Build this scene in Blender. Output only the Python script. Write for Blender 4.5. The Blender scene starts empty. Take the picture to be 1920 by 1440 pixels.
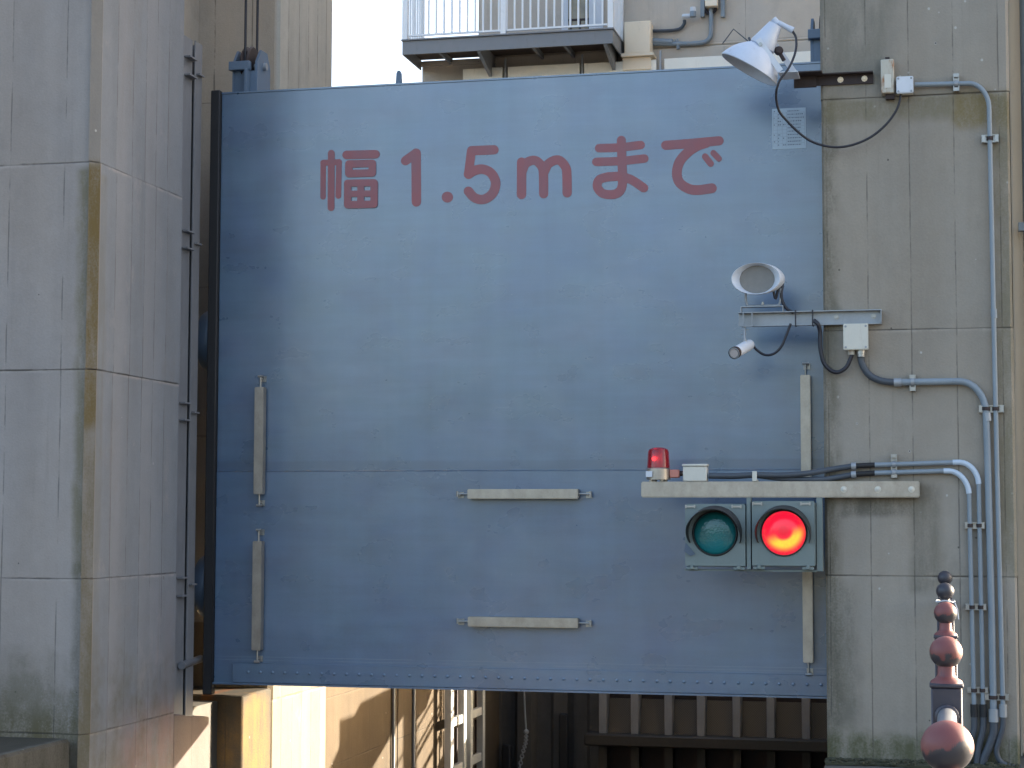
import bpy, bmesh, math, random
from mathutils import Vector, Matrix
R = math.radians
random.seed(7)
S = bpy.context.scene
COL = S.collection

# ------------------------------------------------------------------ camera
FPX, PITCH, YAW, ROLL = 3500.0, 0.0717, 0.2271, -0.0025
CAM = Vector((0, 0, 1.6))
cd = bpy.data.cameras.new('camera'); cam = bpy.data.objects.new('camera', cd); COL.objects.link(cam)
cd.sensor_width = 36; cd.lens = FPX / 1920 * 36; cd.clip_end = 3000; cd.clip_start = 0.05
ROT = Matrix.Rotation(YAW, 3, 'Z') @ Matrix.Rotation(R(90) + PITCH, 3, 'X') @ Matrix.Rotation(-ROLL, 3, 'Z')
cam.matrix_world = Matrix.Translation(CAM) @ ROT.to_4x4()
S.camera = cam
def P(px, py, **k):
    """world point seen at photo pixel (px, py) on the plane X=, Y= or Z="""
    x, y = (px - 960) / FPX, (720 - py) / FPX
    c, s = math.cos(ROLL), math.sin(ROLL); x, y = c * x - s * y, s * x + c * y
    fw = math.cos(PITCH) - y * math.sin(PITCH); up = math.sin(PITCH) + y * math.cos(PITCH)
    d = Vector((x * math.cos(YAW) - fw * math.sin(YAW), x * math.sin(YAW) + fw * math.cos(YAW), up))
    a, v = list(k.items())[0]; i = 'XYZ'.index(a)
    return CAM + d * ((v - CAM[i]) / d[i])

# ------------------------------------------------------------------ light
SUN = Vector((-0.78, -0.55, -0.212)).normalized()
EL = math.asin(-SUN.z); AZ = math.atan2(-SUN.x, -SUN.y)
W = bpy.data.worlds.new('World'); S.world = W; W.use_nodes = True
wt = W.node_tree; bg = wt.nodes['Background']
sky = wt.nodes.new('ShaderNodeTexSky'); sky.sky_type = 'NISHITA'; sky.sun_disc = False
sky.sun_elevation = EL; sky.sun_rotation = AZ
sky.air_density = 0.75; sky.dust_density = 4.5; sky.ozone_density = 0.3; sky.altitude = 0
wt.links.new(sky.outputs[0], bg.inputs[0]); bg.inputs[1].default_value = 0.12
ld = bpy.data.lights.new('sun', 'SUN'); ld.energy = 3.0; ld.angle = R(0.5); ld.color = (1, .90, .74)
sun = bpy.data.objects.new('sun', ld); COL.objects.link(sun)
sun.rotation_euler = SUN.to_track_quat('-Z', 'Y').to_euler(); sun.location = (10, 10, 20)
S.view_settings.view_transform = 'Standard'; S.view_settings.look = 'None'
S.view_settings.exposure = 2.8; S.view_settings.gamma = 1

# ------------------------------------------------------------------ node helper
class N:
    def __init__(s, name):
        s.m = bpy.data.materials.new(name); s.m.use_nodes = True
        s.t = s.m.node_tree; s.b = s.t.nodes['Principled BSDF']
        g = s.n('ShaderNodeNewGeometry'); s.pos = g.outputs['Position']; s.nor = g.outputs['Normal']
        sx = s.n('ShaderNodeSeparateXYZ'); s.l(s.pos, sx.inputs[0]); s.x, s.y, s.z = sx.outputs
        s.bumps = []
    def n(s, k): return s.t.nodes.new(k)
    def l(s, a, b):
        if isinstance(a, (int, float, tuple, list)):
            if isinstance(a, (tuple, list)) and len(a) == 3 and b.type == 'RGBA': a = (*a, 1)
            b.default_value = a
        else: s.t.links.new(a, b)
    def ma(s, op, a, b=None, c=None, clamp=False):
        k = s.n('ShaderNodeMath'); k.operation = op; k.use_clamp = clamp; s.l(a, k.inputs[0])
        if b is not None: s.l(b, k.inputs[1])
        if c is not None: s.l(c, k.inputs[2])
        return k.outputs[0]
    def mul(s, a, b): return s.ma('MULTIPLY', a, b)
    def add(s, a, b): return s.ma('ADD', a, b)
    def sub(s, a, b): return s.ma('SUBTRACT', a, b)
    def ss(s, v, a, b, lo=0., hi=1.):
        k = s.n('ShaderNodeMapRange'); k.interpolation_type = 'SMOOTHSTEP'
        s.l(v, k.inputs[0]); s.l(a, k.inputs[1]); s.l(b, k.inputs[2]); s.l(lo, k.inputs[3]); s.l(hi, k.inputs[4]); return k.outputs[0]
    def vec(s, sx=1, sy=1, sz=1, off=(0, 0, 0), src=None):
        k = s.n('ShaderNodeMapping'); s.l(src or s.pos, k.inputs[0]); k.inputs[1].default_value = off; k.inputs[3].default_value = (sx, sy, sz); return k.outputs[0]
    def noise(s, scale, detail=4, rough=.55, v=None, dist=0):
        k = s.n('ShaderNodeTexNoise'); s.l(v or s.pos, k.inputs['Vector']); k.inputs['Scale'].default_value = scale
        k.inputs['Detail'].default_value = detail; k.inputs['Roughness'].default_value = rough; k.inputs['Distortion'].default_value = dist
        return k.outputs['Fac']
    def vor(s, scale, v=None, out='Distance', rnd=1):
        k = s.n('ShaderNodeTexVoronoi'); s.l(v or s.pos, k.inputs['Vector']); k.inputs['Scale'].default_value = scale; k.inputs['Randomness'].default_value = rnd
        return k.outputs[out]
    def mix(s, f, a, b, mode='MIX'):
        k = s.n('ShaderNodeMix'); k.data_type = 'RGBA'; k.blend_type = mode
        s.l(f, k.inputs[0]); s.l(a, k.inputs[6]); s.l(b, k.inputs[7]); return k.outputs[2]
    def scale(s, col, f):
        k = s.n('ShaderNodeVectorMath'); k.operation = 'SCALE'; s.l(col, k.inputs[0]); s.l(f, k.inputs['Scale']); return k.outputs[0]
    def bump(s, h, strength=.3, dist=.01):
        k = s.n('ShaderNodeBump'); k.inputs['Strength'].default_value = strength; k.inputs['Distance'].default_value = dist
        s.l(h, k.inputs['Height'])
        if s.bumps: s.l(s.bumps[-1], k.inputs['Normal'])
        s.bumps.append(k.outputs[0]); s.l(k.outputs[0], s.b.inputs['Normal'])
    def done(s, col, rough=.8, metal=0, spec=.5):
        s.l(col, s.b.inputs['Base Color']); s.l(rough, s.b.inputs['Roughness']); s.l(metal, s.b.inputs['Metallic'])
        s.b.inputs['Specular IOR Level'].default_value = spec; return s.m

def line(k, coord, v, w, wob=.004, seed=0):
    """thin broken line at coord = v"""
    n = k.noise(3.0, 3, .6, k.vec(1, 1, 1, (seed * 7.3, seed * 3.1, seed)))
    d = k.ma('ABSOLUTE', k.sub(k.add(coord, k.mul(k.sub(n, .5), wob * 4)), v))
    wv = k.mul(k.add(.35, k.mul(k.noise(7, 4, .7, k.vec(1, 1, 1, (seed, seed * 2.2, 4))), 1.5)), w)
    m = k.ss(d, wv, k.mul(wv, .25))
    br = k.ss(k.noise(2.4, 5, .7, k.vec(1, 1, 1, (seed * 1.9, seed * 5.7, seed * 2.3))), .38, .58)
    return k.mul(m, br)
def box_mask(k, spans, soft=.05, nz=.12, nscale=6, seed=0):
    """product of soft spans [(coord, lo, hi)], edges broken by noise"""
    n = k.mul(k.sub(k.noise(nscale, 5, .62, k.vec(1, 1, 1, (seed * 3.7, seed, seed * 1.3))), .5), nz * 2)
    o = None
    for c, lo, hi in spans:
        cc = k.add(c, n)
        a = k.mul(k.ss(cc, lo - soft, lo + soft), k.ss(cc, hi + soft, hi - soft))
        o = a if o is None else k.mul(o, a)
    return o
def concrete(name, base, lx=(), ly=(), hz=(), stains_glow=(), tint=(), dark=.55, lw=.006, mott=.22, rough=.86):
    k = N(name)
    big = k.noise(.9, 5, .6, k.vec(1, 1, .55))
    streak = k.noise(5.5, 4, .6, k.vec(1, 1, .07))
    med = k.noise(6, 6, .65)
    fine = k.noise(70, 3, .6)
    f = k.add(1.0, k.add(k.mul(k.sub(big, .5), mott * 2), k.add(k.mul(k.sub(streak, .5), mott * 1.3), k.add(k.mul(k.sub(med, .5), mott * 1.1), k.mul(k.sub(fine, .5), mott * .9)))))
    warm = k.mix(k.ss(k.noise(1.3, 4, .6, k.vec(1, 1, .4, (9, 4, 2))), .35, .7), tuple(c * w for c, w in zip(base, (1.02, 1.0, .97))), tuple(c * w for c, w in zip(base, (.98, 1.0, 1.02))))
    for spans, c, amt in tint:
        sp = None
        for a, lo, hi in spans:
            cc = {'x': k.x, 'y': k.y, 'z': k.z}[a]; q = k.mul(k.ss(cc, lo - .01, lo + .01), k.ss(cc, hi + .01, hi - .01)); sp = q if sp is None else k.mul(sp, q)
        warm = k.mix(k.mul(sp, amt), warm, c)
    col = k.scale(warm, f)
    blot = k.noise(2.6, 7, .72, k.vec(1, 1, .6, (5, 3, 8)))
    col = k.mix(k.ss(blot, .54, .74, 0, .32), col, tuple(c * .62 for c in base))
    col = k.mix(k.ss(blot, .44, .28, 0, .30), col, tuple(min(c * 1.32, .8) for c in base))
    vst = k.noise(11, 5, .65, k.vec(1, 1, .045, (2, 6, 1)))
    col = k.mix(k.ss(vst, .58, .74, 0, .30), col, tuple(c * .6 for c in base))
    h = fine
    # board marks: alternate boards a touch lighter or darker
    lines = None; si = 0
    for coords, src in ((lx, k.x), (ly, k.y), (hz, k.z)):
        for v in coords:
            si += 1
            m = line(k, src, v, lw * (1.5 if src is k.z else 1), .002, si)
            if src is k.z: m = k.ma('MAXIMUM', m, k.mul(k.ss(k.ma('ABSOLUTE', k.sub(src, v)), lw * .8, lw * .3), .35)); lip = k.mul(k.ss(k.add(src, k.mul(k.sub(med, .5), .02)), v - .03, v - .008), k.ss(src, v - .002, v - .006)); col = k.mix(k.mul(lip, k.ss(blot, .42, .6, 0, .4)), col, tuple(min(c * 1.5, .8) for c in base))
            lines = m if lines is None else k.ma('MAXIMUM', lines, m)
            if src is not k.z:
                side = k.mul(k.ss(src, v - .002, v + .002), k.ss(src, v + .34, v + .1))
                col = k.mix(k.mul(side, .10 if si % 2 else .03), col, tuple(c * (1.4 if si % 3 else .6) for c in base))
    # bug holes, tie holes, pale specks
    v1 = k.vor(9, k.vec(1, 1, .9)); r1 = k.vor(9, k.vec(1, 1, .9), 'Color')
    sr = k.n('ShaderNodeSeparateColor'); k.l(r1, sr.inputs[0])
    pit = k.mul(k.ss(v1, .075, .045), k.ss(sr.outputs[0], .80, .82))
    pale = k.mul(k.ss(v1, .10, .06), k.ss(sr.outputs[1], .90, .92))
    v2 = k.vor(1.7); r2 = k.vor(1.7, None, 'Color'); s2 = k.n('ShaderNodeSeparateColor'); k.l(r2, s2.inputs[0])
    tie = k.mul(k.ss(v2, .036, .026), k.ss(s2.outputs[0], .45, .5))
    col = k.mix(k.mul(pale, .5), col, (.55, .55, .52))
    col = k.mix(k.mul(pit, .75), col, (.06, .055, .05))
    col = k.mix(k.mul(tie, .35), col, (.12, .115, .11))
    si = 20
    for spans, c, amt, soft, nz in stains_glow:
        si += 1
        sp = [({'x': k.x, 'y': k.y, 'z': k.z}[a], lo, hi) for a, lo, hi in spans]
        tex = k.ss(k.add(k.mul(k.noise(4, 6, .7, k.vec(1.6, 1.6, .5, (si, si * 2, 0))), .7), k.mul(fine, .3)), .28, .62)
        col = k.mix(k.mul(k.mul(box_mask(k, sp, soft, nz, 5, si), tex), amt), col, c)
    if lines is not None:
        col = k.mix(k.mul(lines, dark), col, (.055, .05, .045))
        h = k.sub(h, k.mul(lines, 1.5))
    h = k.sub(h, k.mul(k.ma('MAXIMUM', pit, tie), 1.6))
    k.bump(k.add(h, k.mul(med, .8)), .35, .006)
    return k.done(col, rough, 0, .3)
def paint(name, c, rough=.45, var=.12, metal=0, scale=5, bump=.08, dirt=(.10, .09, .08), dirta=.25, spec=.5):
    k = N(name)
    n = k.noise(scale, 6, .62, k.vec(1, 1, .6)); f = k.noise(60, 3, .6)
    col = k.scale((*c,), k.add(1.0, k.mul(k.sub(k.add(k.mul(n, .75), k.mul(f, .25)), .5), var * 3)))
    st = k.ss(k.noise(scale * 2.2, 6, .7, k.vec(1.4, 1.4, .35, (4, 1, 7))), .55, .78)
    col = k.mix(k.mul(st, dirta), col, dirt)
    k.bump(k.add(n, k.mul(f, .5)), bump, .004)
    return k.done(col, k.add(rough - .08, k.mul(n, .18)), metal, spec)

# ------------------------------------------------------------------ mesh helper
class MB:
    def __init__(s): s.v = []; s.f = []; s.sm = []
    def addbm(s, bm, smooth=False):
        o = len(s.v); bm.verts.ensure_lookup_table(); bm.verts.index_update()
        s.v += [v.co.copy() for v in bm.verts]
        for f in bm.faces: s.f.append([o + v.index for v in f.verts]); s.sm.append(smooth)
        bm.free(); return s
    def box(s, x0, x1, y0, y1, z0, z1, bev=0, seg=1, M=None):
        bm = bmesh.new(); bmesh.ops.create_cube(bm, size=1)
        bmesh.ops.scale(bm, vec=(abs(x1 - x0), abs(y1 - y0), abs(z1 - z0)), verts=bm.verts)
        bmesh.ops.translate(bm, vec=((x0 + x1) / 2, (y0 + y1) / 2, (z0 + z1) / 2), verts=bm.verts)
        if bev: bmesh.ops.bevel(bm, geom=bm.edges[:], offset=bev, segments=seg, affect='EDGES', clamp_overlap=True)
        if M is not None: bmesh.ops.transform(bm, matrix=M, verts=bm.verts)
        return s.addbm(bm)
    def prism(s, poly, a, b, axis='y', bev=0):
        """polygon in the two other axes, extruded along axis from a to b"""
        bm = bmesh.new()
        def mk(p, t): return {'y': (p[0], t, p[1]), 'x': (t, p[0], p[1]), 'z': (p[0], p[1], t)}[axis]
        A = [bm.verts.new(mk(p, a)) for p in poly]; B = [bm.verts.new(mk(p, b)) for p in poly]
        bm.faces.new(A); bm.faces.new(B[::-1])
        n = len(poly)
        for i in range(n): bm.faces.new((A[i], B[i], B[(i + 1) % n], A[(i + 1) % n]))
        bmesh.ops.recalc_face_normals(bm, faces=bm.faces)
        if bev: bmesh.ops.bevel(bm, geom=bm.edges[:], offset=bev, segments=1, affect='EDGES', clamp_overlap=True)
        return s.addbm(bm)
    def tube(s, pts, r, n=12, curve=0, cap=True, r2=None):
        pts = [Vector(p) for p in pts]
        if curve: pts = catmull(pts, curve)
        m = len(pts); T = []
        for i in range(m):
            a = pts[max(i - 1, 0)]; b = pts[min(i + 1, m - 1)]; T.append((b - a).normalized())
        up = Vector((0, 0, 1)) if abs(T[0].z) < .9 else Vector((1, 0, 0))
        u = T[0].cross(up).normalized(); o = len(s.v)
        for i in range(m):
            u = (u - T[i] * u.dot(T[i])).normalized(); w = T[i].cross(u)
            rr = r if r2 is None else r + (r2 - r) * i / (m - 1)
            for j in range(n):
                a = 2 * math.pi * j / n; s.v.append(pts[i] + (u * math.cos(a) + w * math.sin(a)) * rr)
        for i in range(m - 1):
            for j in range(n):
                s.f.append([o + i * n + j, o + i * n + (j + 1) % n, o + (i + 1) * n + (j + 1) % n, o + (i + 1) * n + j]); s.sm.append(True)
        if cap:
            s.f.append([o + j for j in range(n)][::-1]); s.sm.append(False)
            s.f.append([o + (m - 1) * n + j for j in range(n)]); s.sm.append(False)
        return s
    def lathe(s, org, axis, prof, n=32, smooth=True, arc=None):
        """prof: list of (distance along axis, radius)"""
        org = Vector(org); ax = Vector(axis).normalized()
        u = ax.cross(Vector((0, 0, 1)) if abs(ax.z) < .9 else Vector((0, 1, 0))).normalized(); w = ax.cross(u)
        o = len(s.v); a0, a1 = arc or (0, 2 * math.pi); m = n if arc is None else n + 1
        for d, r in prof:
            for j in range(m):
                a = a0 + (a1 - a0) * j / n; s.v.append(org + ax * d + (u * math.cos(a) + w * math.sin(a)) * max(r, 1e-4))
        for i in range(len(prof) - 1):
            for j in range(n):
                if arc is None: q = (j + 1) % n
                else: q = j + 1
                s.f.append([o + i * m + j, o + i * m + q, o + (i + 1) * m + q, o + (i + 1) * m + j]); s.sm.append(smooth)
        return s
    def poly(s, pts):
        o = len(s.v); s.v += [Vector(p) for p in pts]; s.f.append(list(range(o, o + len(pts)))); s.sm.append(False); return s
    def build(s, name, mat, parent=None, org=None):
        org = org if org is not None else (WORLD[parent] if parent else Vector((0, 0, 0)))
        me = bpy.data.meshes.new(name); me.from_pydata([tuple(v - org) for v in s.v], [], s.f)
        me.polygons.foreach_set('use_smooth', s.sm); me.materials.append(mat)
        bm = bmesh.new(); bm.from_mesh(me); bmesh.ops.recalc_face_normals(bm, faces=bm.faces); bm.to_mesh(me); bm.free()
        try: me.set_sharp_from_angle(angle=R(40))
        except Exception: pass
        ob = bpy.data.objects.new(name, me); COL.objects.link(ob)
        if parent: ob.parent = parent
        else: ob.location = org
        WORLD[ob] = org.copy(); return ob
WORLD = {}
def catmull(p, k):
    q = [p[0] * 2 - p[1]] + list(p) + [p[-1] * 2 - p[-2]]; o = []
    for i in range(1, len(q) - 2):
        for j in range(k):
            t = j / k; a, b, c, d = q[i - 1], q[i], q[i + 1], q[i + 2]
            o.append(.5 * ((2 * b) + (c - a) * t + (2 * a - 5 * b + 4 * c - d) * t * t + (3 * b - a - 3 * c + d) * t ** 3))
    o.append(p[-1]); return o
def thing(name, label, cat, loc, group=None):
    o = bpy.data.objects.new(name, None); COL.objects.link(o); o.location = loc; o.empty_display_size = .1
    o['label'] = label; o['category'] = cat
    if group: o['group'] = group
    WORLD[o] = Vector(loc); return o
def solo(name, mb, mat, label, cat, loc, group=None):
    o = mb.build(name, mat, None, Vector(loc)); o['label'] = label; o['category'] = cat
    if group: o['group'] = group
    return o
def structure(name, mb, mat, kind='structure'):
    o = mb.build(name, mat); o['kind'] = kind; return o
def dup(root, delta, label):
    r = root.copy(); COL.objects.link(r); r.location = root.location + Vector(delta); r['label'] = label
    for ch in list(root.children):
        c = ch.copy(); COL.objects.link(c); c.parent = r
        for g in ch.children:
            d = g.copy(); COL.objects.link(d); d.parent = c
    return r
def mid(a, b): return (Vector(a) + Vector(b)) / 2

# ------------------------------------------------------------------ main dimensions (metres)
YP = 13.0            # front face of the right pier
YG = 13.6            # face of the gate
XL = -5.6            # left canal wall
XR = -0.80           # right canal wall
YF, YF2 = 15.17, 16.62   # far half of the left pier
GX0, GX1, GZ0, GZ1 = -5.49, -0.38, .335, 4.92
GROUND = -0.05

# ------------------------------------------------------------------ materials
moss = (.08, .07, .025); ochre = (.20, .13, .045)
m_left = concrete('pier_concrete', (.315, .275, .25), lx=[-6.86, -6.55, -6.25, -5.84], ly=[11.95, 12.21, 12.43, 12.62, 12.83], hz=[4.02, 2.60, 1.185, .15], tint=[([('x', -5.615, -5.5), ('y', 11.7, 14)], (.205, .22, .24), 1)],  # tint: side face cooler and darker, its shade put into the colour
    stains_glow=[([('x', -5.73, -5.64), ('z', 1.2, 3.98)], (.15, .125, .06), .7, .03, .05), ([('x', -5.72, -5.64), ('z', -1, 1.3)], (.12, .105, .07), .6, .03, .05), ([('x', -5.606, -5.59), ('y', 11.6, 11.80), ('z', -1, 3.95)], (.15, .125, .065), .6, .03, .03), ([('z', -1, .36), ('x', -9, -5.66)], (.085, .068, .022), .95, .14, .2), ([('z', -1, .62), ('x', -9, -5.66)], (.13, .115, .08), .7, .2, .3),
            ([('z', -.4, .2), ('y', 12.2, 13.3)], (.34, .17, .14), .35, .2, .1),
            ([('z', .0, 1.1), ('y', 12.7, 13.3)], (.30, .20, .18), .2, .3, .1)])  # pink glow of reflected light painted low on the side face
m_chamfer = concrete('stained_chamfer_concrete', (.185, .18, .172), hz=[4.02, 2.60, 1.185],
    stains_glow=[([('z', 2.2, 4.01)], (.115, .085, .03), .95, .06, .05), ([('z', -2, 2.3)], (.11, .095, .055), .85, .3, .1)])
m_right = concrete('right_pier_concrete', (.285, .255, .215), lx=[-.765, -.49, -.20, .10, .40], hz=[4.515, 2.895, 1.215],
    stains_glow=[([('x', -.86, -.70), ('z', -.3, 4.5)], (.10, .09, .06), .75, .05, .08),
            ([('x', -.86, -.3), ('z', 4.55, 6.5)], (.13, .125, .10), .6, .1, .15),
            ([('x', .1, .5), ('z', 4.28, 4.52)], (.17, .125, .04), .8, .05, .07),
            ([('x', -.8, .1), ('z', 4.35, 4.52)], (.14, .12, .06), .6, .05, .07),
            ([('x', .36, .50), ('z', 1.2, 4.5)], (.13, .115, .06), .6, .05, .07),
            ([('x', -.68, -.2), ('z', 1.62, 1.78)], (.07, .065, .05), .7, .03, .04),
            ([('x', -.22, -.02), ('z', 1.1, 1.85)], (.10, .095, .07), .55, .04, .05),
            ([('x', -.8, -.58), ('z', .2, 1.15)], (.085, .08, .06), .6, .07, .08),
            ([('x', -.85, .6), ('z', -.2, .14)], (.07, .075, .03), .85, .06, .12)])
m_far = concrete('far_pier_concrete', (.43, .375, .31), lx=[-5.85, -6.2], ly=[15.42, 15.7, 15.95, 16.2, 16.45], hz=[5.23, 3.6, 2.3, .05], tint=[([('x', -5.63, -5.5)], (.46, .44, .39), 1), ([('z', -5, .7)], (.24, .195, .135), 1)], mott=.26, lw=.009)  # first tint: side face lighter, its light put into the colour
m_slot = concrete('rusty_slot_concrete', (.072, .063, .05), lx=[-5.75], ly=[14.7], stains_glow=[([('x', -5.96, -5.86)], (.20, .06, .015), .8, .03, .03), ([('y', 14.5, 15.1), ('z', -1, .1)], (.27, .15, .04), .7, .1, .15)])
m_sill = concrete('pinkish_sill_concrete', (.17, .135, .12), ly=[13.45], mott=.3)
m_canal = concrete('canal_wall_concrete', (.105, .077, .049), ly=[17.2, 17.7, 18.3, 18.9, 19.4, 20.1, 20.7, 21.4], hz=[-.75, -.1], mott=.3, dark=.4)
m_dark = concrete('dark_concrete', (.095, .09, .085), lx=[-5.2, -4.7, -4.3, -3.9, -3.5], mott=.35)  # plain dark tone for the end wall
m_coping = concrete('mossy_coping_concrete', (.036, .034, .026), mott=.4, stains_glow=[([('x', -5.76, -5.6)], (.12, .115, .10), .8, .03, .06)])
m_ground = concrete('ground_paving', (.13, .125, .115), mott=.25)
m_build = concrete('control_house_concrete', (.52, .455, .385), lx=[-5.4, -4.2, -2.8, -.9], hz=[8.05, 8.75], mott=.1, dark=.35, lw=.008)

def gate_paint():
    k = N('gate_blue_grey_paint')
    cloud = k.noise(1.1, 4, .55, k.vec(.8, 1, 1.2)); streak = k.noise(7, 5, .6, k.vec(1, 1, .05)); hst = k.noise(9, 5, .65, k.vec(.12, 1, 1.6, (3, 0, 5)))
    fine = k.noise(120, 2, .6, k.vec(.6, 1, 1))
    base = k.mix(k.ss(cloud, .3, .7), (.064, .118, .215), (.098, .154, .240))
    base = k.mix(k.ss(k.noise(4.5, 3, .5, k.vec(.7, 1, 1, (6, 1, 4))), .25, .75), base, k.mix(.55, base, (.078, .150, .215)))
    pat = k.noise(3.4, 4, .52, k.vec(.7, 1, 1.1, (8, 2, 6)))
    f = k.add(1.0, k.add(k.mul(k.sub(pat, .5), .42), k.add(k.mul(k.sub(streak, .5), .40), k.add(k.mul(k.sub(hst, .5), .42), k.mul(k.sub(fine, .5), .2)))))
    col = k.scale(base, f)
    smudge = k.ss(k.noise(3.2, 4, .55, k.vec(.55, 1, 1, (1, 8, 3))), .50, .82)
    col = k.mix(k.mul(smudge, .55), col, (.06, .085, .15))
    chalk = k.ss(k.noise(2.4, 3, .55, k.vec(.7, 1, .8, (7, 2, 9))), .48, .85)
    col = k.mix(k.mul(chalk, .25), col, (.22, .25, .30))
    scr = k.ss(k.noise(26, 6, .75, k.vec(.25, 1, 1.3, (2, 2, 2))), .62, .85)
    col = k.mix(k.mul(scr, .35), col, (.03, .04, .07))
    low = k.ss(k.z, 1.99, 1.955); col = k.mix(k.mul(low, .10), col, (.05, .09, .17))
    band = k.mul(k.ss(k.z, 1.962, 1.968), k.ss(k.add(k.z, k.mul(k.sub(pat, .5), .03)), 2.045, 2.02)); col = k.mix(k.mul(band, .40), col, (.045, .075, .13))
    for zz in (.512, .535): col = k.mix(k.mul(line(k, k.z, zz, .004, .002, int(zz * 100)), .5), col, (.17, .22, .28))
    v = k.vor(14); r = k.vor(14, None, 'Color'); s_ = k.n('ShaderNodeSeparateColor'); k.l(r, s_.inputs[0])
    chip = k.mul(k.ss(v, .06, .04), k.ss(s_.outputs[0], .94, .95)); col = k.mix(k.mul(chip, .5), col, (.33, .36, .40))
    k.bump(k.add(k.mul(hst, .6), k.add(k.mul(fine, .25), k.mul(streak, .6))), .10, .006)
    k.bump(k.noise(1.6, 2, .5), .14, .05)
    k.bump(k.noise(5, 2, .5, k.vec(.8, 1, 1)), .06, .02)
    k.b.inputs['Coat Weight'].default_value = .8; k.b.inputs['Coat Roughness'].default_value = .2
    return k.done(col, k.add(.21, k.mul(pat, .16)), 0, 1.0)
m_gate = gate_paint()
def letter_paint():
    k = N('faded_red_paint')
    n = k.noise(5, 6, .65, k.vec(1, 1, .6)); col = k.mix(k.ss(n, .3, .7), (.30, .075, .085), (.24, .085, .105))
    w = k.ss(k.noise(18, 6, .72, k.vec(.6, 1, 1)), .64, .74); col = k.mix(k.mul(w, .5), col, (.11, .13, .19))
    return k.done(col, .36, 0, .55)
m_letter = letter_paint()
m_blue = paint('blue_grey_steel_paint', (.11, .16, .23), .4, .15)
m_rubber = paint('black_rubber', (.012, .012, .014), .6, .2, dirta=.15)
m_stain = paint('dull_stainless_steel', (.385, .345, .30), .35, .32, .75, 14, .1, (.22, .2, .18), .35)
m_galv = paint('galvanised_steel', (.30, .32, .34), .48, .18, .35, 9, .08, (.16, .15, .13), .3)
m_zinc = paint('bright_zinc', (.36, .35, .33), .35, .2, .7, 20)
m_guide = paint('guide_column_steel', (.20, .205, .22), .55, .2, .2, 9, .08, (.10, .07, .05), .35)
m_conduit = paint('grey_blue_conduit', (.21, .25, .285), .42, .14, 0, 8, .05, (.15, .15, .14), .25)
m_elbow = paint('pale_blue_conduit_bend', (.46, .54, .63), .4, .06)
m_flex = paint('dark_grey_flexible_conduit', (.055, .065, .08), .5, .2, dirta=.2)
m_cable = paint('black_cable', (.014, .014, .022), .45, .2)
m_white = paint('off_white_paint', (.58, .61, .66), .42, .07, 0, 6, .04, (.28, .24, .2), .22)
m_bright = paint('clean_white_railing_paint', (.80, .80, .80), .4, .04)
m_lampw = paint('weathered_white_enamel', (.50, .55, .64), .38, .12, 0, 7, .05, (.22, .2, .2), .4)
m_boxw = paint('cream_box_paint', (.58, .56, .49), .45, .08, 0, 8, .04, (.3, .24, .15), .3)
m_beige = paint('beige_metal_paint', (.86, .73, .55), .45, .06, 0, 6, .04, (.25, .2, .12), .2)
m_rust = paint('dark_rusty_steel', (.040, .028, .027), .7, .3, .2, 14, .15, (.16, .06, .025), .3)
m_rail = paint('dark_purple_grey_paint', (.040, .036, .048), .42, .2, 0, 20, .1, (.15, .08, .07), .15)
m_pipe = paint('worn_pipe_rail', (.17, .18, .20), .38, .18, .3, 14)
m_sig = paint('grey_green_signal_paint', (.165, .205, .20), .45, .10, 0, 6, .05, (.1, .11, .09), .2)
m_hood = paint('black_signal_hood', (.02, .022, .024), .55, .2)
m_panel = paint('pale_parapet_panel', (.88, .84, .74), .55, .08, 0, 3, .05, (.4, .36, .3), .3)
m_lattice = paint('white_lattice_paint', (.52, .52, .50), .5, .15, 0, 6, .05, (.25, .2, .14), .3)
m_grey = paint('grey_balcony_steel', (.20, .205, .215), .5, .12, 0, 4)
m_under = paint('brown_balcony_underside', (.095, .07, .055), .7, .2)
m_timber = paint('dark_wet_timber', (.035, .03, .025), .6, .3, 0, 12)
m_grating = None
def rusty_box():
    k = N('rust_streaked_box_paint')
    n = k.noise(12, 6, .7, k.vec(1, 1, .35)); col = k.mix(k.ss(n, .46, .66), (.47, .45, .38), (.30, .13, .05))
    return k.done(col, .6)
m_rbox = rusty_box()
def ball_paint():
    k = N('worn_red_over_black_paint')
    tc = k.n('ShaderNodeTexCoord'); sx = k.n('ShaderNodeSeparateXYZ'); k.l(tc.outputs['Object'], sx.inputs[0]); z = sx.outputs[2]
    oi = k.n('ShaderNodeObjectInfo')
    n = k.noise(34, 5, .65, k.vec(1, 1, .35)); n2 = k.noise(9, 3, .5)
    edge = k.add(z, k.add(k.mul(k.sub(n, .5), .04), k.mul(k.sub(n2, .5), .15)))
    red = k.ss(edge, -.006, .000)
    rc = k.mix(k.ss(n2, .3, .7), (.145, .038, .036), (.175, .06, .056))
    col = k.mix(red, (.035, .034, .042), rc)
    k.bump(k.noise(50, 4, .6), .12, .003)
    return k.done(col, k.add(.36, k.mul(red, .16)))
m_ball = ball_paint()
m_collar = paint('worn_red_collar_paint', (.17, .05, .046), .5, .15, 0, 20, .1, (.04, .035, .045), .8)
m_balld = paint('black_ball_paint', (.032, .032, .042), .42, .2, dirt=(.2, .1, .09), dirta=.1)
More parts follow.
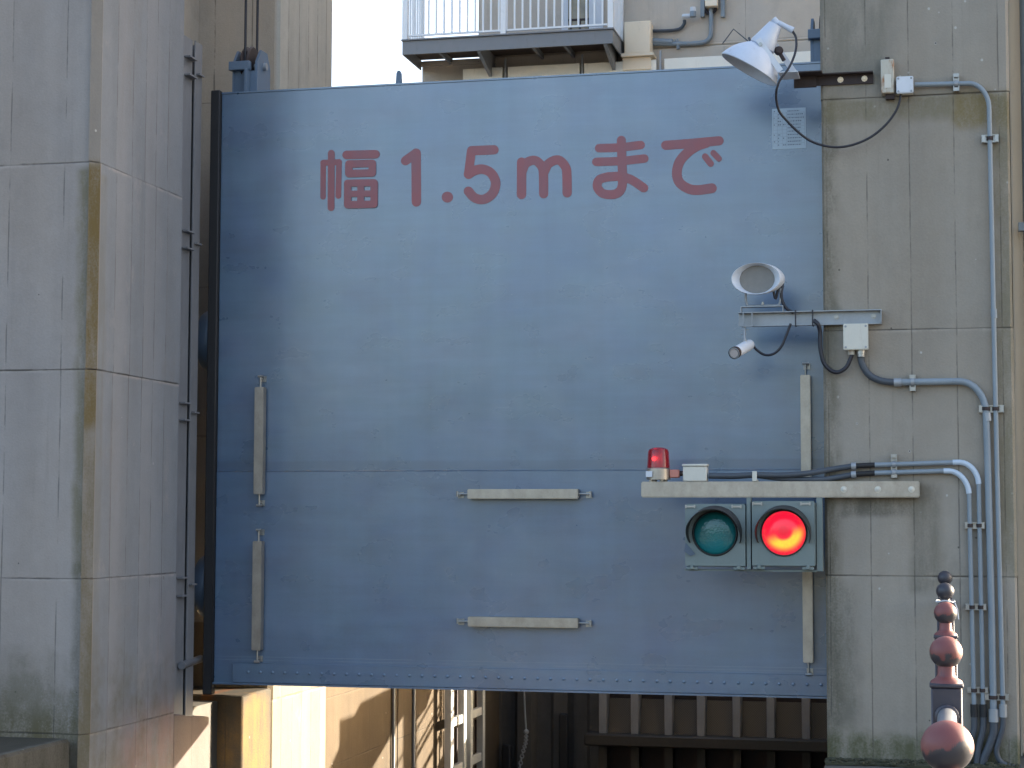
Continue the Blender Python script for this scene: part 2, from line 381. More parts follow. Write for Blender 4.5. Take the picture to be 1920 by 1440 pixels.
def lens_red():
    k = N('lit_red_signal_lens')
    tc = k.n('ShaderNodeTexCoord'); sx = k.n('ShaderNodeSeparateXYZ'); k.l(tc.outputs['Object'], sx.inputs[0]); ox, oy, oz = sx.outputs
    # bulb crescent seen through the lens: brighter ring low around the centre
    d = k.ma('SQRT', k.add(k.ma('POWER', ox, 2), k.ma('POWER', k.sub(oz, .015), 2)))
    ring = k.mul(k.ss(d, .045, .075), k.ss(d, .155, .10)); lowm = k.ss(k.add(oz, k.mul(ox, -.35)), .035, -.06)
    n = k.noise(60, 3, .6); hot = k.mul(k.mul(ring, lowm), k.add(.75, k.mul(n, .4)))
    rim = k.mul(k.ss(d, .10, .145), k.ss(n, .42, .66))
    cen = k.ss(d, .05, .02)
    c = k.mix(hot, (1, .010, .05), (1, .42, .03)); c = k.mix(k.mul(rim, .5), c, (1, .10, .08))
    st = k.add(.135, k.add(k.mul(hot, .13), k.mul(cen, -.03)))
    k.l(c, k.b.inputs['Emission Color']); k.l(st, k.b.inputs['Emission Strength'])
    return k.done((.25, .01, .015), .2)
m_lred = lens_red()
def lens_green():
    k = N('unlit_green_signal_lens')
    w = k.n('ShaderNodeTexVoronoi'); w.inputs['Scale'].default_value = 70; k.l(k.pos, w.inputs['Vector'])
    k.bump(w.outputs[0], .25, .004)
    return k.done(k.mix(k.noise(8, 3), (.010, .14, .155), (.016, .19, .20)), .16, 0, .6)
m_lgrn = lens_green()
k = N('red_beacon_dome'); k.b.inputs['Transmission Weight'].default_value = .55
m_dome = k.done(k.mix(k.noise(20, 4), (.55, .02, .03), (.42, .015, .03)), .22)
k = N('glowing_bulb'); k.b.inputs['Emission Color'].default_value = (1, .05, .03, 1); k.b.inputs['Emission Strength'].default_value = 2.5; m_bulb = k.done((.8, .1, .1), .3)
m_plug = paint('pink_plastic_plug', (.52, .20, .15), .5, .1)
k = N('speaker_mesh'); k.bump(k.vor(600), .3, .001); m_mesh = k.done(k.mix(k.noise(30, 4), (.17, .16, .15), (.23, .22, .20)), .6)
k = N('camera_glass'); m_glass = k.done(k.mix(k.noise(10), (.42, .37, .36), (.5, .45, .43)), .12)
k = N('dark_window_glass'); m_pane = k.done(k.mix(k.ss(k.noise(1.5, 4), .4, .6), (.16, .13, .08), (.30, .24, .14)), .08, 0, .6)
k = N('notice_sheet'); m_sheet = k.done(k.scale((.40, .49, .57), k.add(.92, k.mul(k.noise(9, 5), .16))), .35)
k = N('notice_print'); m_print = k.done(k.mix(k.noise(50), (.11, .14, .2), (.18, .2, .26)), .5)
k = N('canal_water'); k.bump(k.noise(2.2, 5, .6, k.vec(1, .6, 1)), .25, .03); m_water = k.done(k.mix(k.noise(.5), (.012, .016, .014), (.02, .022, .016)), .06)
k = N('diamond_grating')
a_ = k.ma('FRACT', k.mul(k.add(k.x, k.z), 34)); b_ = k.ma('FRACT', k.mul(k.sub(k.x, k.z), 34))
g_ = k.ma('MAXIMUM', k.ss(a_, .25, .15), k.ss(b_, .25, .15))
m_grating = k.done(k.mix(g_, (.075, .062, .048), (.115, .10, .082)), .7)

# ------------------------------------------------------------------ setting: ground, water
g = MB()
LB = .10   # left bank a little higher
for x0, x1, y0, y1, z in ((XR, 400, -400, 24.0, GROUND), (-400, -5.82, -400, 24.0, LB)):
    g.poly([(x0, y0, z), (x1, y0, z), (x1, y1, z), (x0, y1, z)])
g.poly([(-400, 24.0, GROUND), (400, 24.0, GROUND), (400, 900, GROUND), (-400, 900, GROUND)])
g.poly([(-5.82, -400, LB), (-5.82, 24, LB), (-5.82, 24, -2.6), (-5.82, -400, -2.6)])
g.poly([(XR, -400, GROUND), (XR, 24, GROUND), (XR, 24, -2.6), (XR, -400, -2.6)])
g.poly([(-5.82, -400, -2.6), (XR, -400, -2.6), (XR, 24, -2.6), (-5.82, 24, -2.6)])
structure('ground', g, m_ground)
structure('water', MB().poly([(-5.82, -400, -1.95), (XR, -400, -1.95), (XR, 23.98, -1.95), (-5.82, 23.98, -1.95)]), m_water)

# ------------------------------------------------------------------ left pier (near half)
YN = 11.69
t = thing('concrete_pier', 'tall near concrete pier with an ochre streaked corner, mossy at its foot', 'pier', (-7.5, 12.4, 0))
def lifts(zs, poly, seed):
    mb = MB(); rnd = random.Random(seed)
    for i in range(len(zs) - 1):
        o = rnd.uniform(-.003, .003)
        q = [(x + (o if x > -6 else 0), y - (o if y < 12 else 0)) for x, y in poly]
        mb.prism(q, zs[i] + .0015, zs[i + 1] - .0015, 'z')
    return mb
# body with the chamfer cut, and the chamfer as a strip of its own
zs = [-2.6, .15, 1.185, 2.60, 4.02, 7.4, 10.5]
b = MB()
offs = [.004, 0, .003, -.002, .005, 0]
for i in range(len(zs) - 1):
    o = offs[i]
    b.prism([(-10.5, YN - .05 + o), (XL - .05 - o, YN - .05 + o), (XL - o, YN + o), (XL - o, 13.10), (-10.5, 13.10)], zs[i] + .001, zs[i + 1] - .001, 'z')
b.build('shaft', m_left, t)
c = MB()
for i in range(len(zs) - 1):
    o = offs[i] - .003
    c.poly([(XL - .05 - o, YN - .075 + o, zs[i] + .003), (XL - o, YN + o, zs[i] + .003), (XL - o, YN + o, zs[i + 1] - .003), (XL - .05 - o, YN - .075 + o, zs[i + 1] - .003)])
c.build('corner_chamfer', m_chamfer, t)
f = MB(); f.prism([(13.104, -2.6), (13.80, -2.6), (13.80, .05), (13.104, .14)], -6.6, XL - .004, 'x', .012)
f.build('slot_sill', m_sill, t)
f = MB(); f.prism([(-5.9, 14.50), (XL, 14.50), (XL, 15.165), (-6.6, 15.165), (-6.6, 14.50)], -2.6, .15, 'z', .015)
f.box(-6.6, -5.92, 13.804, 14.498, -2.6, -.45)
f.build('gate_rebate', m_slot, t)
# far half
t = thing('concrete_pier', 'brownish concrete pier standing behind the gate, bright sunlit at its foot', 'pier', (-7.0, 15.9, 0))
zs = [-2.6, .05, 2.3, 3.6, 5.23, 7.6, 11]
b = MB()
for i in range(len(zs) - 1):
    o = (.004, 0, .003, 0, .004, 0)[i]
    b.prism([(-10.5, YF), (XL - .04 - o, YF), (XL - o, YF + .04), (XL - o, YF2), (-10.5, YF2)], zs[i] + .001, zs[i + 1] - .001, 'z')
b.build('shaft', m_far, t)
MB().box(-10.5, -6.35, 13.104, YF - .004, -1, 11).build('slot_back', m_far, t)
# left coping in front of the pier foot
a1, a2 = P(0, 1436, Z=LB), P(150, 1402, Z=LB)
solo('coping_stone', MB().box(-12, -5.70, -60, YN - .08, LB - .25, LB + .025, .02), m_coping, 'dark mossy coping at the foot of the near concrete pier', 'coping', (-6.2, 10, LB - .25))

# ------------------------------------------------------------------ steel guide column in the slot
t = thing('guide_column', 'grey steel guide column with stiffener plates in the narrow pier slot', 'column', (-5.8, 13.4, .15))
b = MB()
GA, GB, GT = P(353, 600, Y=13.32).x, P(370, 600, Y=13.46).x, P(350, 78, Y=13.3).z
b.box(-6.20, GB - .009, 13.46, 13.475, .05, GT); b.box(GA - .012, GA, 13.14, 13.32, .05, GT); b.box(-6.2, GA - .013, 13.30, 13.315, .05, GT); b.box(GB - .008, GB, 13.335, 13.475, .05, GT)
b.build('column_section', m_guide, t)
for y in (112, 146, 438, 470, 760, 792, 1088, 1122):
    z = P(346, y, Y=13.2).z
    MB().box(GA + .0005, GA + .05, 13.16, 13.31, z, z + .012).build('stiffener', m_guide, t)
for y in (146, 462, 778, 1100):
    z = P(362, y, Y=13.4).z
    MB().box(GB + .0005, GB + .03, 13.36, 13.455, z, z + .012).build('stiffener', m_guide, t)
a, b_ = P(343, 1251, Y=13.2), P(379, 1238, Y=13.75)
solo('pipe_stub', MB().tube([a, b_], .030, 14).lathe(a - (b_ - a).normalized() * .001, b_ - a, [(0, .030), (0, .024), (.03, .024)], 14), m_pipe,
     'short pale pipe sticking out sideways low beside the guide column', 'pipe', a)

# ------------------------------------------------------------------ right pier
t = thing('concrete_pier', 'right hand tan concrete pier carrying the signal, lamp and conduits', 'pier', (-.17, 13.4, GROUND))
zs = [-2.6, 1.215, 2.895, 4.515, 7.5, 10.5]
b = MB()
for i in range(len(zs) - 1):
    o = (.003, 0, .004, 0, .003)[i]
    b.prism([(XR + .02, YP + o), (.455, YP + o), (.475 - o, YP + .02), (.475 - o, 16.6), (-.30, 16.6), (-.30, 13.50), (XR + o, 13.50), (XR + o, YP + .02 + o)], zs[i] + .001, zs[i + 1] - .001, 'z')
b.build('shaft', m_right, t)
t2 = MB()
rnd = random.Random(3)
t2.prism([(-.80, 12.82), (-.45, 12.86), (-.1, 12.8), (.3, 12.85), (.47, 12.83), (.47, 12.995), (-.80, 12.995)], GROUND + .004, GROUND + .02, 'z')
bm = bmesh.new()
for i in range(420):
    x = rnd.uniform(-.8, .45); y = 12.99 - abs(rnd.gauss(0, .07)); r = rnd.uniform(.006, .022)
    mtx = Matrix.Translation((x, y, GROUND + .012 + rnd.uniform(0, .02))) @ Matrix.Diagonal((r * rnd.uniform(.7, 1.5), r, r * .7, 1))
    bmesh.ops.create_icosphere(bm, subdivisions=1, radius=1, matrix=mtx)
t2.addbm(bm)
o = structure('dirt', t2, paint('mossy_dirt', (.05, .05, .028), .9, .5, 0, 20, .3), 'stuff')

# ------------------------------------------------------------------ the lock gate
gate = thing('lock_gate', 'wide blue grey steel lock gate hoisted between the piers with red lettering', 'gate', ((GX0 + GX1) / 2, YG + .25, GZ0))
ZS = P(800, 884, Y=YG).z
zb = P(960, 1262, Y=YG).z
b = MB()
b.box(GX0, GX1, YG, YG + .016, ZS + .004, GZ1, .002)
b.box(GX0, GX1, YG - .004, YG + .014, GZ0, ZS + .003, .002)
b.build('skin_plate', m_gate, gate)
b = MB()
for z in (GZ0 + .01, 1.3, 2.2, 3.1, 4.0, GZ1 - .02):
    b.box(GX0 + .02, GX1, YG + .02, YG + 1.1, z, z + .014)
    b.box(GX0 + .02, GX1, YG + 1.085, YG + 1.1, z - .08 if z > 1 else z + .015, z - .001 if z > 1 else z + .1)
for x in (GX0 + .002, -3.8, -2.1, GX1 - .02): b.box(x, x + .016, YG + .018, YG + 1.08, GZ0 + .03, GZ1 - .03)
b.build('girder', m_blue, gate)
# bottom sealing bar with bolt heads
b = MB(); b.box(P(440, 1270, Y=YG).x, GX1, YG - .022, YG - .005, GZ0 + .004, zb + .035, .003)
b.box(GX0, GX1, YG - .030, YG + .30, GZ0 - .012, GZ0 + .002)
b.build('seal_bar', m_gate, gate)
zr = GZ0 + .085
x = P(470, 1270, Y=YG).x
rv = MB().lathe((x, YG - .0225, zr), (0, -1, 0), [(0, .012), (.006, .012), (.009, .008), (.010, .0001)], 8).build('rivet', m_gate, gate)
for i in range(1, 46):
    c = rv.copy(); COL.objects.link(c); c.parent = gate; c.location = (i * .0985, 0, 0)
# weld bead along the seam
b = MB(); b.tube([(GX0 + .005 + i * .12, YG - .003, ZS + random.uniform(-.0015, .0015)) for i in range(42)], .0032, 6); b.build('weld_seam', m_gate, gate)
# black rubber edge
b = MB(); b.box(P(387.5, 700, Y=YG - .045).x, GX0 - .002, YG - .045, YG + .03, GZ0 - .09, 4.945, .006)
b.build('rubber_seal', m_rubber, gate)
# guide rollers
for y in (640, 1103):
    z = P(375, y, Y=13.75).z
    xr = P(361, 700, Y=13.68).x
    b = MB().lathe((xr, 13.92, z), (1, 0, 0), [(0, .0), (0, .18), (.02, .235), (.05, .25), (.10, .25), (.13, .235), (.15, .2), (.15, 0)], 40)
    w = b.build('guide_roller', m_blue, gate)
    MB().tube([(xr - .03, 13.92, z), (xr + .22, 13.92, z)], .04, 14).build('axle', m_galv, w)
# top edge strip and small lug
b = MB(); b.box(GX0, GX1, YG - .006, YG + .05, GZ1 + .001, GZ1 + .014); b.build('top_strip', m_gate, gate)
a = P(745, 152, Y=13.9)
MB().prism([(-.022, 0), (.022, 0), (.016, .10), (.006, .125), (-.006, .125), (-.016, .10)], 0, .03, 'y').build('lug', m_blue, gate) if False else None
b = MB(); x0 = P(745, 152, Y=13.75).x; b.prism([(x0 - .026, GZ1), (x0 + .026, GZ1), (x0 + .018, GZ1 + .13), (x0 + .008, GZ1 + .15), (x0 - .008, GZ1 + .15), (x0 - .018, GZ1 + .13)], 13.74, 13.77, 'y'); b.build('lug', m_blue, gate)

# lettering
def stroke(mb, pts, hw, kk, dense=0):
    pts = [Vector((p[0], p[1])) for p in pts]
    if dense: pts = catmull(pts, dense)
    n = len(pts); L = []; Rr = []
    T = [(pts[min(i + 1, n - 1)] - pts[max(i - 1, 0)]).normalized() for i in range(n)]
    for i in range(n):
        nn = Vector((-T[i].y, T[i].x)); L.append(pts[i] + nn * hw); Rr.append(pts[i] - nn * hw)
    capE = []; capS = []
    for j in range(1, 8):
        a = math.pi * j / 8
        nn = Vector((-T[-1].y, T[-1].x)); capE.append(pts[-1] + nn * hw * math.cos(a) + T[-1] * hw * math.sin(a))
        nn = Vector((-T[0].y, T[0].x)); capS.append(pts[0] - nn * hw * math.cos(a) - T[0] * hw * math.sin(a))
    Y = YG - .0016 - .0006 * kk
    q = lambda p: P(p.x, p.y, Y=Y)
    for i in range(n - 1): mb.poly([q(L[i]), q(L[i + 1]), q(Rr[i + 1]), q(Rr[i])])
    mb.poly([q(L[-1])] + [q(p) for p in capE] + [q(Rr[-1])]); mb.poly([q(Rr[0])] + [q(p) for p in capS] + [q(L[0])])
tx = MB()
G = [  # each glyph: strokes (points, half width, smooth)
 [([(604, 307), (604, 371)], 5.2, 0), ([(604, 307), (633.5, 305.6)], 5.6, 0), ([(633.5, 306), (632.5, 369)], 5.3, 0), ([(619, 289), (619, 391)], 6.4, 0),
  ([(647.7, 292), (702, 290.4)], 8, 0),
  ([(652, 309), (652, 327)], 7, 0), ([(652, 309), (696, 307.5)], 7, 0), ([(696, 307.5), (696, 325.5)], 7, 0), ([(652, 327), (696, 325.5)], 7, 0)],
 [([(650, 345), (650, 385)], 6.8, 0), ([(674.5, 345), (674.5, 385)], 6.4, 0), ([(699.6, 344), (699.6, 384)], 6.8, 0),
  ([(650, 345), (699.6, 343.6)], 6.6, 0), ([(650, 365), (699.6, 364)], 5.8, 0), ([(650, 385.5), (699.6, 384)], 6.9, 0)],
 [([(758, 302.5), (778, 288)], 8.6, 0), ([(778, 288), (779, 379.5)], 8.9, 0)],
 [([(836.5, 370.2), (837.5, 370.2)], 10.2, 0)],
 [([(882, 283), (924, 281)], 8.8, 0), ([(881.7, 283), (876.3, 327)], 8.4, 0), ([(876.3, 327), (887, 320.5), (903, 317.5), (919, 325), (927.5, 343), (921.5, 363), (905, 374), (888, 371), (876.5, 359)], 8.9, 6)],
 [([(976, 304), (976, 364.5)], 8.9, 0), ([(976.5, 322), (984, 306), (1001, 300.5), (1014.5, 313), (1017, 330), (1017.5, 363)], 8.7, 5), ([(1018, 322), (1027, 306), (1045, 299.5), (1058.5, 313), (1061, 330), (1061.5, 361)], 8.7, 5)],
 [([(1121, 277), (1160, 275.5), (1199, 270.6)], 8, 3), ([(1116, 302.7), (1160, 301), (1206, 296)], 8, 3),
  ([(1162.7, 262), (1164.5, 310), (1165.5, 336), (1163, 353), (1155, 361.5), (1142, 364), (1127, 361), (1118, 349), (1122, 336), (1138, 330.5)], 8.5, 5), ([(1138, 330.5), (1161, 330), (1182, 336), (1205, 351)], 8.5, 4)],
 [([(1246, 271), (1290, 267.5), (1346, 262)], 8.7, 3), ([(1322, 266), (1307, 271), (1289.5, 282), (1272.5, 301), (1267, 323), (1272.5, 341), (1290, 352.5), (1308, 354.5), (1333, 351)], 9.2, 5),
  ([(1320, 291.8), (1330.4, 305)], 6.1, 0), ([(1335.5, 285), (1345.7, 295.4)], 5.7, 0)]]
G[0] = G[0] + G.pop(1)
for gl in G:
    tx = MB()
    for kk, (pts, hw, dn) in enumerate(gl): stroke(tx, pts, hw, kk, dn)
    tx.build('painted_character', m_letter, gate)

# fender bars held by eye bolts
def fender(px0, py0, px1, py1, vertical):
    yb = YG - .085
    a, b2 = P(px0, py0, Y=yb), P(px1, py1, Y=yb)
    mb = MB(); hw = .036; ext = .085
    if vertical:
        x = (a.x + b2.x) / 2; mb.box(x - hw, x + hw, yb, YG - .012, b2.z, a.z, .005, 2)
        bar = mb.build('fender_bar', m_stain, gate)
        for z, s in ((a.z, 1), (b2.z, -1)):
            r = MB().tube([(x, YG - .05, z - s * .01), (x, YG - .05, z + s * ext)], .007, 10)
            r.tube([(x + .002, YG - .048, z + s * .065), (x + .002, YG + .001, z + s * .065)], .007, 10)
            r.box(x - .016, x + .030, YG - .012, YG - .001, z + s * .045, z + s * .09)
            r.tube([(x - .022, YG - .05, z + s * ext), (x + .022, YG - .05, z + s * ext)], .010, 8)
            r.build('eye_bolt', m_zinc, bar)
    else:
        z = (a.z + b2.z) / 2; mb.box(a.x, b2.x, yb, YG - .012, z - hw, z + hw, .005, 2)
        bar = mb.build('fender_bar', m_stain, gate)
        for x, s in ((a.x, -1), (b2.x, 1)):
            r = MB().tube([(x - s * .01, YG - .05, z), (x + s * ext, YG - .05, z)], .007, 10)
            r.tube([(x + s * .065, YG - .055, z - .002), (x + s * .065, YG + .001, z - .002)], .007, 10)
            r.box(x + s * .045, x + s * .09, YG - .012, YG - .001, z - .03, z + .016)
            r.tube([(x + s * ext, YG - .05, z - .02), (x + s * ext, YG - .05, z + .02)], .010, 8)
            r.build('eye_bolt', m_zinc, bar)
fender(485, 728, 484.5, 929, True); fender(483, 1017, 482, 1222, True)
fender(1510, 700, 1512, 893, True); fender(1515, 1040, 1518, 1240, True)
fender(877, 926, 1085, 926, False); fender(879, 1167, 1086, 1167, False)

# notice sheet on the gate
a, b2 = P(1445, 202, Y=YG), P(1509, 275, Y=YG)
t = thing('notice_sheet', 'pale printed table notice stuck on the gate near the right pier', 'notice', ((a.x + b2.x) / 2, YG, b2.z))
MB().box(a.x, b2.x, YG - .003, YG - .0006, b2.z, a.z).build('sheet', m_sheet, t)
pr = MB(); w = b2.x - a.x; h = a.z - b2.z; rnd = random.Random(5)
for r_ in range(11):
    z = a.z - h * (.07 + r_ * .083)
    for c0, c1 in ((.05, .14), (.17, .28), (.32, .40), (.46, .92)):
        if rnd.random() < .25 and c1 < .5: continue
        x = a.x + w * c0; xe = a.x + w * (c1 - rnd.uniform(0, .12))
        while x < xe:
            l = rnd.uniform(.004, .011); pr.poly([(x, YG - .0036, z - .0045), (x + l, YG - .0036, z - .0045), (x + l, YG - .0036, z + .0045), (x, YG - .0036, z + .0045)]); x += l + .004
    if r_: pr.poly([(a.x + w * .04, YG - .0036, z + .0115), (a.x + w * .96, YG - .0036, z + .0115), (a.x + w * .96, YG - .0036, z + .0125), (a.x + w * .04, YG - .0036, z + .0125)])
for c0 in (.04, .155, .30, .43, .96):
    x = a.x + w * c0; pr.poly([(x, YG - .0036, b2.z + h * .06), (x + .001, YG - .0036, b2.z + h * .06), (x + .001, YG - .0036, a.z - h * .1), (x, YG - .0036, a.z - h * .1)])
pr.build('print', m_print, t)

# hoisting sheaves on top of the gate
def sheave(xc):
    t = thing('hoist_sheave', 'blue grey hoisting sheave block with a worn pulley at the left gate end', 'pulley block', (xc, 13.95, GZ1))
    z0 = GZ1 + .016
    for dx in (-.115, .075):
        MB().prism([(13.75, z0), (14.04, z0), (14.04, z0 + .27), (13.97, z0 + .385), (13.84, z0 + .385), (13.75, z0 + .27)], xc + dx, xc + dx + .02, 'x').build('cheek_plate', m_blue, t)
    b = MB(); b.box(xc - .13, xc + .045, 13.70, 13.749, z0 + .20, z0 + .27, .004); b.box(xc - .094, xc + .074, 13.752, 13.765, z0, z0 + .20); b.build('cross_bar', m_blue, t)
    b = MB(); b.box(xc + .02, xc + .035, 13.66, 13.749, z0, z0 + .198); b.build('rib', m_blue, t)
    w = MB().lathe((xc - .05, 13.895, z0 + .26), (1, 0, 0), [(0, 0), (0, .155), (.012, .168), (.022, .155), (.035, .13), (.048, .155), (.058, .168), (.07, .155), (.07, 0)], 40).build('pulley', m_rust, t)
    MB().tube([(xc - .14, 13.895, z0 + .26), (xc + .12, 13.895, z0 + .26)], .03, 16).build('axle', m_galv, w)
    return t
SX = P(433, 130, Y=13.75).x + .115
sh1 = sheave(SX)
SD = P(1516, 60, Y=13.75).x + .115 - SX
sh2 = dup(sh1, (SD, 0, .0), 'blue grey hoisting sheave block half hidden behind the right pier top')
sh1['group'] = sh2['group'] = 'hoisting sheaves on the gate'
for i, (dx, s) in enumerate(((0, 'left'), (SD, 'right'))):
    for j, y in enumerate((13.765, 14.025)):
        x = SX - .015 + dx
        lab = (('front', 'rear')[j] + ' dark wire rope rising from the pulley ' + ('at the left gate end' if i == 0 else 'behind the right pier top'))
        solo('wire_rope', MB().tube([(x, y, 5.2), (x, y, 10.4)], .011, 8), m_cable, lab, 'rope', (x, y, 5.2), 'hoisting ropes')

# ------------------------------------------------------------------ signal assembly on the right pier
YB = 12.90   # front of the steel beam
a, b2 = P(1203, 921, Y=YB), P(1725, 909, Y=YB)
zc = (a.z + b2.z) / 2
t = thing('support_beam', 'dull square steel beam bolted across the right pier above the signal', 'beam', ((a.x + b2.x) / 2, 12.95, zc - .055))
b = MB(); b.box(a.x, b2.x, YB, YB + .092, zc - .055, zc + .055, .007, 2); b.build('square_tube', m_stain, t)
for px in (1583, 1647, 1710):
    p = P(px, 911, Y=YB); b = MB().lathe((p.x, YB + .001, zc), (0, -1, 0), [(0, .022), (.003, .022), (.003, .013), (.012, .013), (.014, .009), (.014, 0)], 14, False); b.build('bolt', m_boxw, t)
BZ = zc + .055; BX0 = a.x
# signal heads
sg = thing('traffic_signal', 'two lens grey green traffic signal with red lit hung under the beam', 'traffic signal', (P(1408, 1000, Y=12.85).x, 12.9, P(1408, 1066, Y=12.85).z))
YS = 12.83
def head(px0, px1, py0, py1, lx, ly, lr, mat):
    a, b2 = P(px0, py0, Y=YS), P(px1, py1, Y=YS)
    hd = MB().box(a.x, b2.x, YS + .03, YS + .16, b2.z, a.z, .012, 2).build('housing', m_sig, sg)
    c_ = P(lx, ly, Y=YS)
    # door with a round opening
    bm = bmesh.new(); n = 48; rr = .158
    ring = [bm.verts.new((c_.x + rr * math.cos(2 * math.pi * i / n), YS, c_.z + rr * math.sin(2 * math.pi * i / n))) for i in range(n)]
    outer = []
    x0, x1, z0, z1 = a.x + .006, b2.x - .006, b2.z + .006, a.z - .006
    for i in range(n):
        ct, st = math.cos(2 * math.pi * i / n), math.sin(2 * math.pi * i / n)
        sx = ((x1 - c_.x) / ct if ct > 1e-6 else (x0 - c_.x) / ct if ct < -1e-6 else 1e9); sz = ((z1 - c_.z) / st if st > 1e-6 else (z0 - c_.z) / st if st < -1e-6 else 1e9)
        s_ = min(sx, sz); outer.append(bm.verts.new((c_.x + ct * s_, YS, c_.z + st * s_)))
    crn = {}
    for i in range(n):
        j = (i + 1) % n; A, B = outer[i], outer[j]
        if abs(A.co.x - B.co.x) > 1e-5 and abs(A.co.z - B.co.z) > 1e-5:
            cx = x1 if max(A.co.x, B.co.x) > x1 - 1e-4 else x0; cz = z1 if max(A.co.z, B.co.z) > z1 - 1e-4 else z0
            v = bm.verts.new((cx, YS, cz)); bm.faces.new((ring[i], A, v, B, ring[j]))
        else: bm.faces.new((ring[i], A, B, ring[j]))
    r_ = bmesh.ops.extrude_face_region(bm, geom=bm.faces[:])
    bmesh.ops.translate(bm, vec=(0, .034, 0), verts=[g_ for g_ in r_['geom'] if isinstance(g_, bmesh.types.BMVert)])
    bmesh.ops.recalc_face_normals(bm, faces=bm.faces)
    MB().addbm(bm).build('door', m_sig, hd)
    # lens: shallow dome
    org = Vector((c_.x, YS + .012, c_.z)); mb = MB().lathe(org, (0, -1, 0), [(-.01, lr)] + [(.035 * math.cos(q * math.pi / 16), lr * math.sin(q * math.pi / 16)) for q in range(8, -1, -1)], 48)
    ln = mb.build('lens', mat, None, org); ln.parent = sg; ln.location = org - WORLD[sg]
    MB().lathe((c_.x, YS - .002, c_.z), (0, -1, 0), [(-.02, lr + .008), (.006, lr + .008), (.012, lr + .004), (.012, lr - .001), (-.02, lr - .001)], 48).build('lens_rim', m_hood, sg)
    # hood: open below
    mb = MB()
    n = 40; R1, R2 = .186, .182
    for i in range(n):
        pass
    prof = []
    o = len(mb.v)
    for i in range(n + 1):
        a_ = R(-22) + R(224) * i / n
        dep = .175 * max(0, min(1, (math.sin(a_) + .40) / .8)) ** .8 + .012
        for (rr, dd) in ((R1, 0), (R1, dep), (R2, dep), (R2, 0)):
            mb.v.append(Vector((c_.x + rr * math.cos(a_), YS - .0005 - dd, c_.z + rr * math.sin(a_) + .004 - dd * .12)))
    for i in range(n):
        for q in range(3):
            mb.f.append([o + i * 4 + q, o + i * 4 + q + 1, o + (i + 1) * 4 + q + 1, o + (i + 1) * 4 + q]); mb.sm.append(True)
    mb.build('hood', m_hood, sg)
    for fx in (.10, .85):
        hz = MB()
        x = a.x + (b2.x - a.x) * fx
        hz.box(x - .035, x + .035, YS - .008, YS + .004, a.z - .025, a.z - .012); hz.box(x - .035, x - .025, YS - .011, YS - .006, a.z - .03, a.z - .007); hz.box(x + .025, x + .035, YS - .011, YS - .006, a.z - .03, a.z - .007)
        hz.build('hinge', m_zinc, hd)
    for fx in (.12, .88):
        lt = MB(); x = a.x + (b2.x - a.x) * fx; lt.box(x - .04, x + .04, YS + .002, YS + .03, b2.z - .022, b2.z - .001, .004); lt.box(x - .012, x + .012, YS - .008, YS + .002, b2.z - .018, b2.z + .012, .003)
        lt.build('latch', m_sig, hd)
    return a, b2
h1 = head(1284, 1401, 943, 1061, 1342, 998, .146, m_lgrn)
h2 = head(1409, 1531, 937, 1060, 1471, 997, .150, m_lred)
b = MB(); zt = h1[0].z
b.box(h2[1].x + .006, h2[1].x + .045, YS + .05, YS + .13, h2[1].z - .03, zc - .058)
b.box(h1[0].x - .01, h2[1].x + .004, YS + .05, YS + .13, h2[1].z - .036, h2[1].z - .024)
b.box(h1[1].x + .004, h2[0].x - .004, YS + .01, YS + .13, h2[1].z - .02, zc - .057)
b.build('mounting_frame', m_sig, sg)
a = P(1288, 1018, Y=YS - .03)
MB().poly([(a.x, YS - .05, a.z + .01), (a.x + .06, YS - .01, a.z - .07), (a.x + .028, YS - .012, a.z - .085), (a.x - .012, YS - .05, a.z - .05)]).poly([(a.x, YS - .047, a.z + .01), (a.x + .06, YS - .007, a.z - .07), (a.x + .028, YS - .009, a.z - .085), (a.x - .012, YS - .047, a.z - .05)]).build('bent_hood_tab', m_blue, sg)

# beacon
c_ = P(1235.5, 900, Y=12.95)
t = thing('beacon_light', 'red domed rotating beacon on a steel base at the free beam end', 'beacon', (c_.x, 12.95, BZ))
z0 = BZ + .002
b = MB().lathe((c_.x, 12.95, z0 + .012), (0, 0, 1), [(0, 0), (0, .084), (.075, .084), (.082, .078), (.082, 0)], 40)
for q in range(4): b.tube([(c_.x + .055 * math.cos(q * 1.57 + .6), 12.95 + .055 * math.sin(q * 1.57 + .6), z0 - .002), (c_.x + .055 * math.cos(q * 1.57 + .6), 12.95 + .055 * math.sin(q * 1.57 + .6), z0 + .012)], .014, 8)
b.build('base', m_stain, t)
MB().lathe((c_.x, 12.95, z0 + .095), (0, 0, 1), [(0, .079), (.11, .073), (.128, .066), (.139, .045), (.144, 0)], 40).build('dome', m_dome, t)
bl = MB(); bm = bmesh.new(); bmesh.ops.create_uvsphere(bm, u_segments=12, v_segments=8, radius=.012, matrix=Matrix.Translation((c_.x - .02, 12.915, z0 + .155))); bl.addbm(bm, True); bl.build('bulb', m_bulb, t)
MB().box(c_.x - .03, c_.x + .02, 12.955, 12.96, z0 + .1, z0 + .2).build('reflector', m_stain, t)
MB().box(c_.x - .075, c_.x - .03, 12.861, 12.867, z0 + .03, z0 + .07).build('plate', m_white, t)
a = P(1258, 893, Y=12.95); p2 = P(1279, 891, Y=12.95)
b = MB().box(c_.x + .082, c_.x + .15, 12.92, 12.98, z0 + .025, z0 + .082, .006); b.build('cable_gland', m_plug, t)
MB().tube([(c_.x + .149, 12.95, z0 + .055), (p2.x + .01, 12.95, z0 + .055)], .018, 12).build('ferrule', m_rust, t)
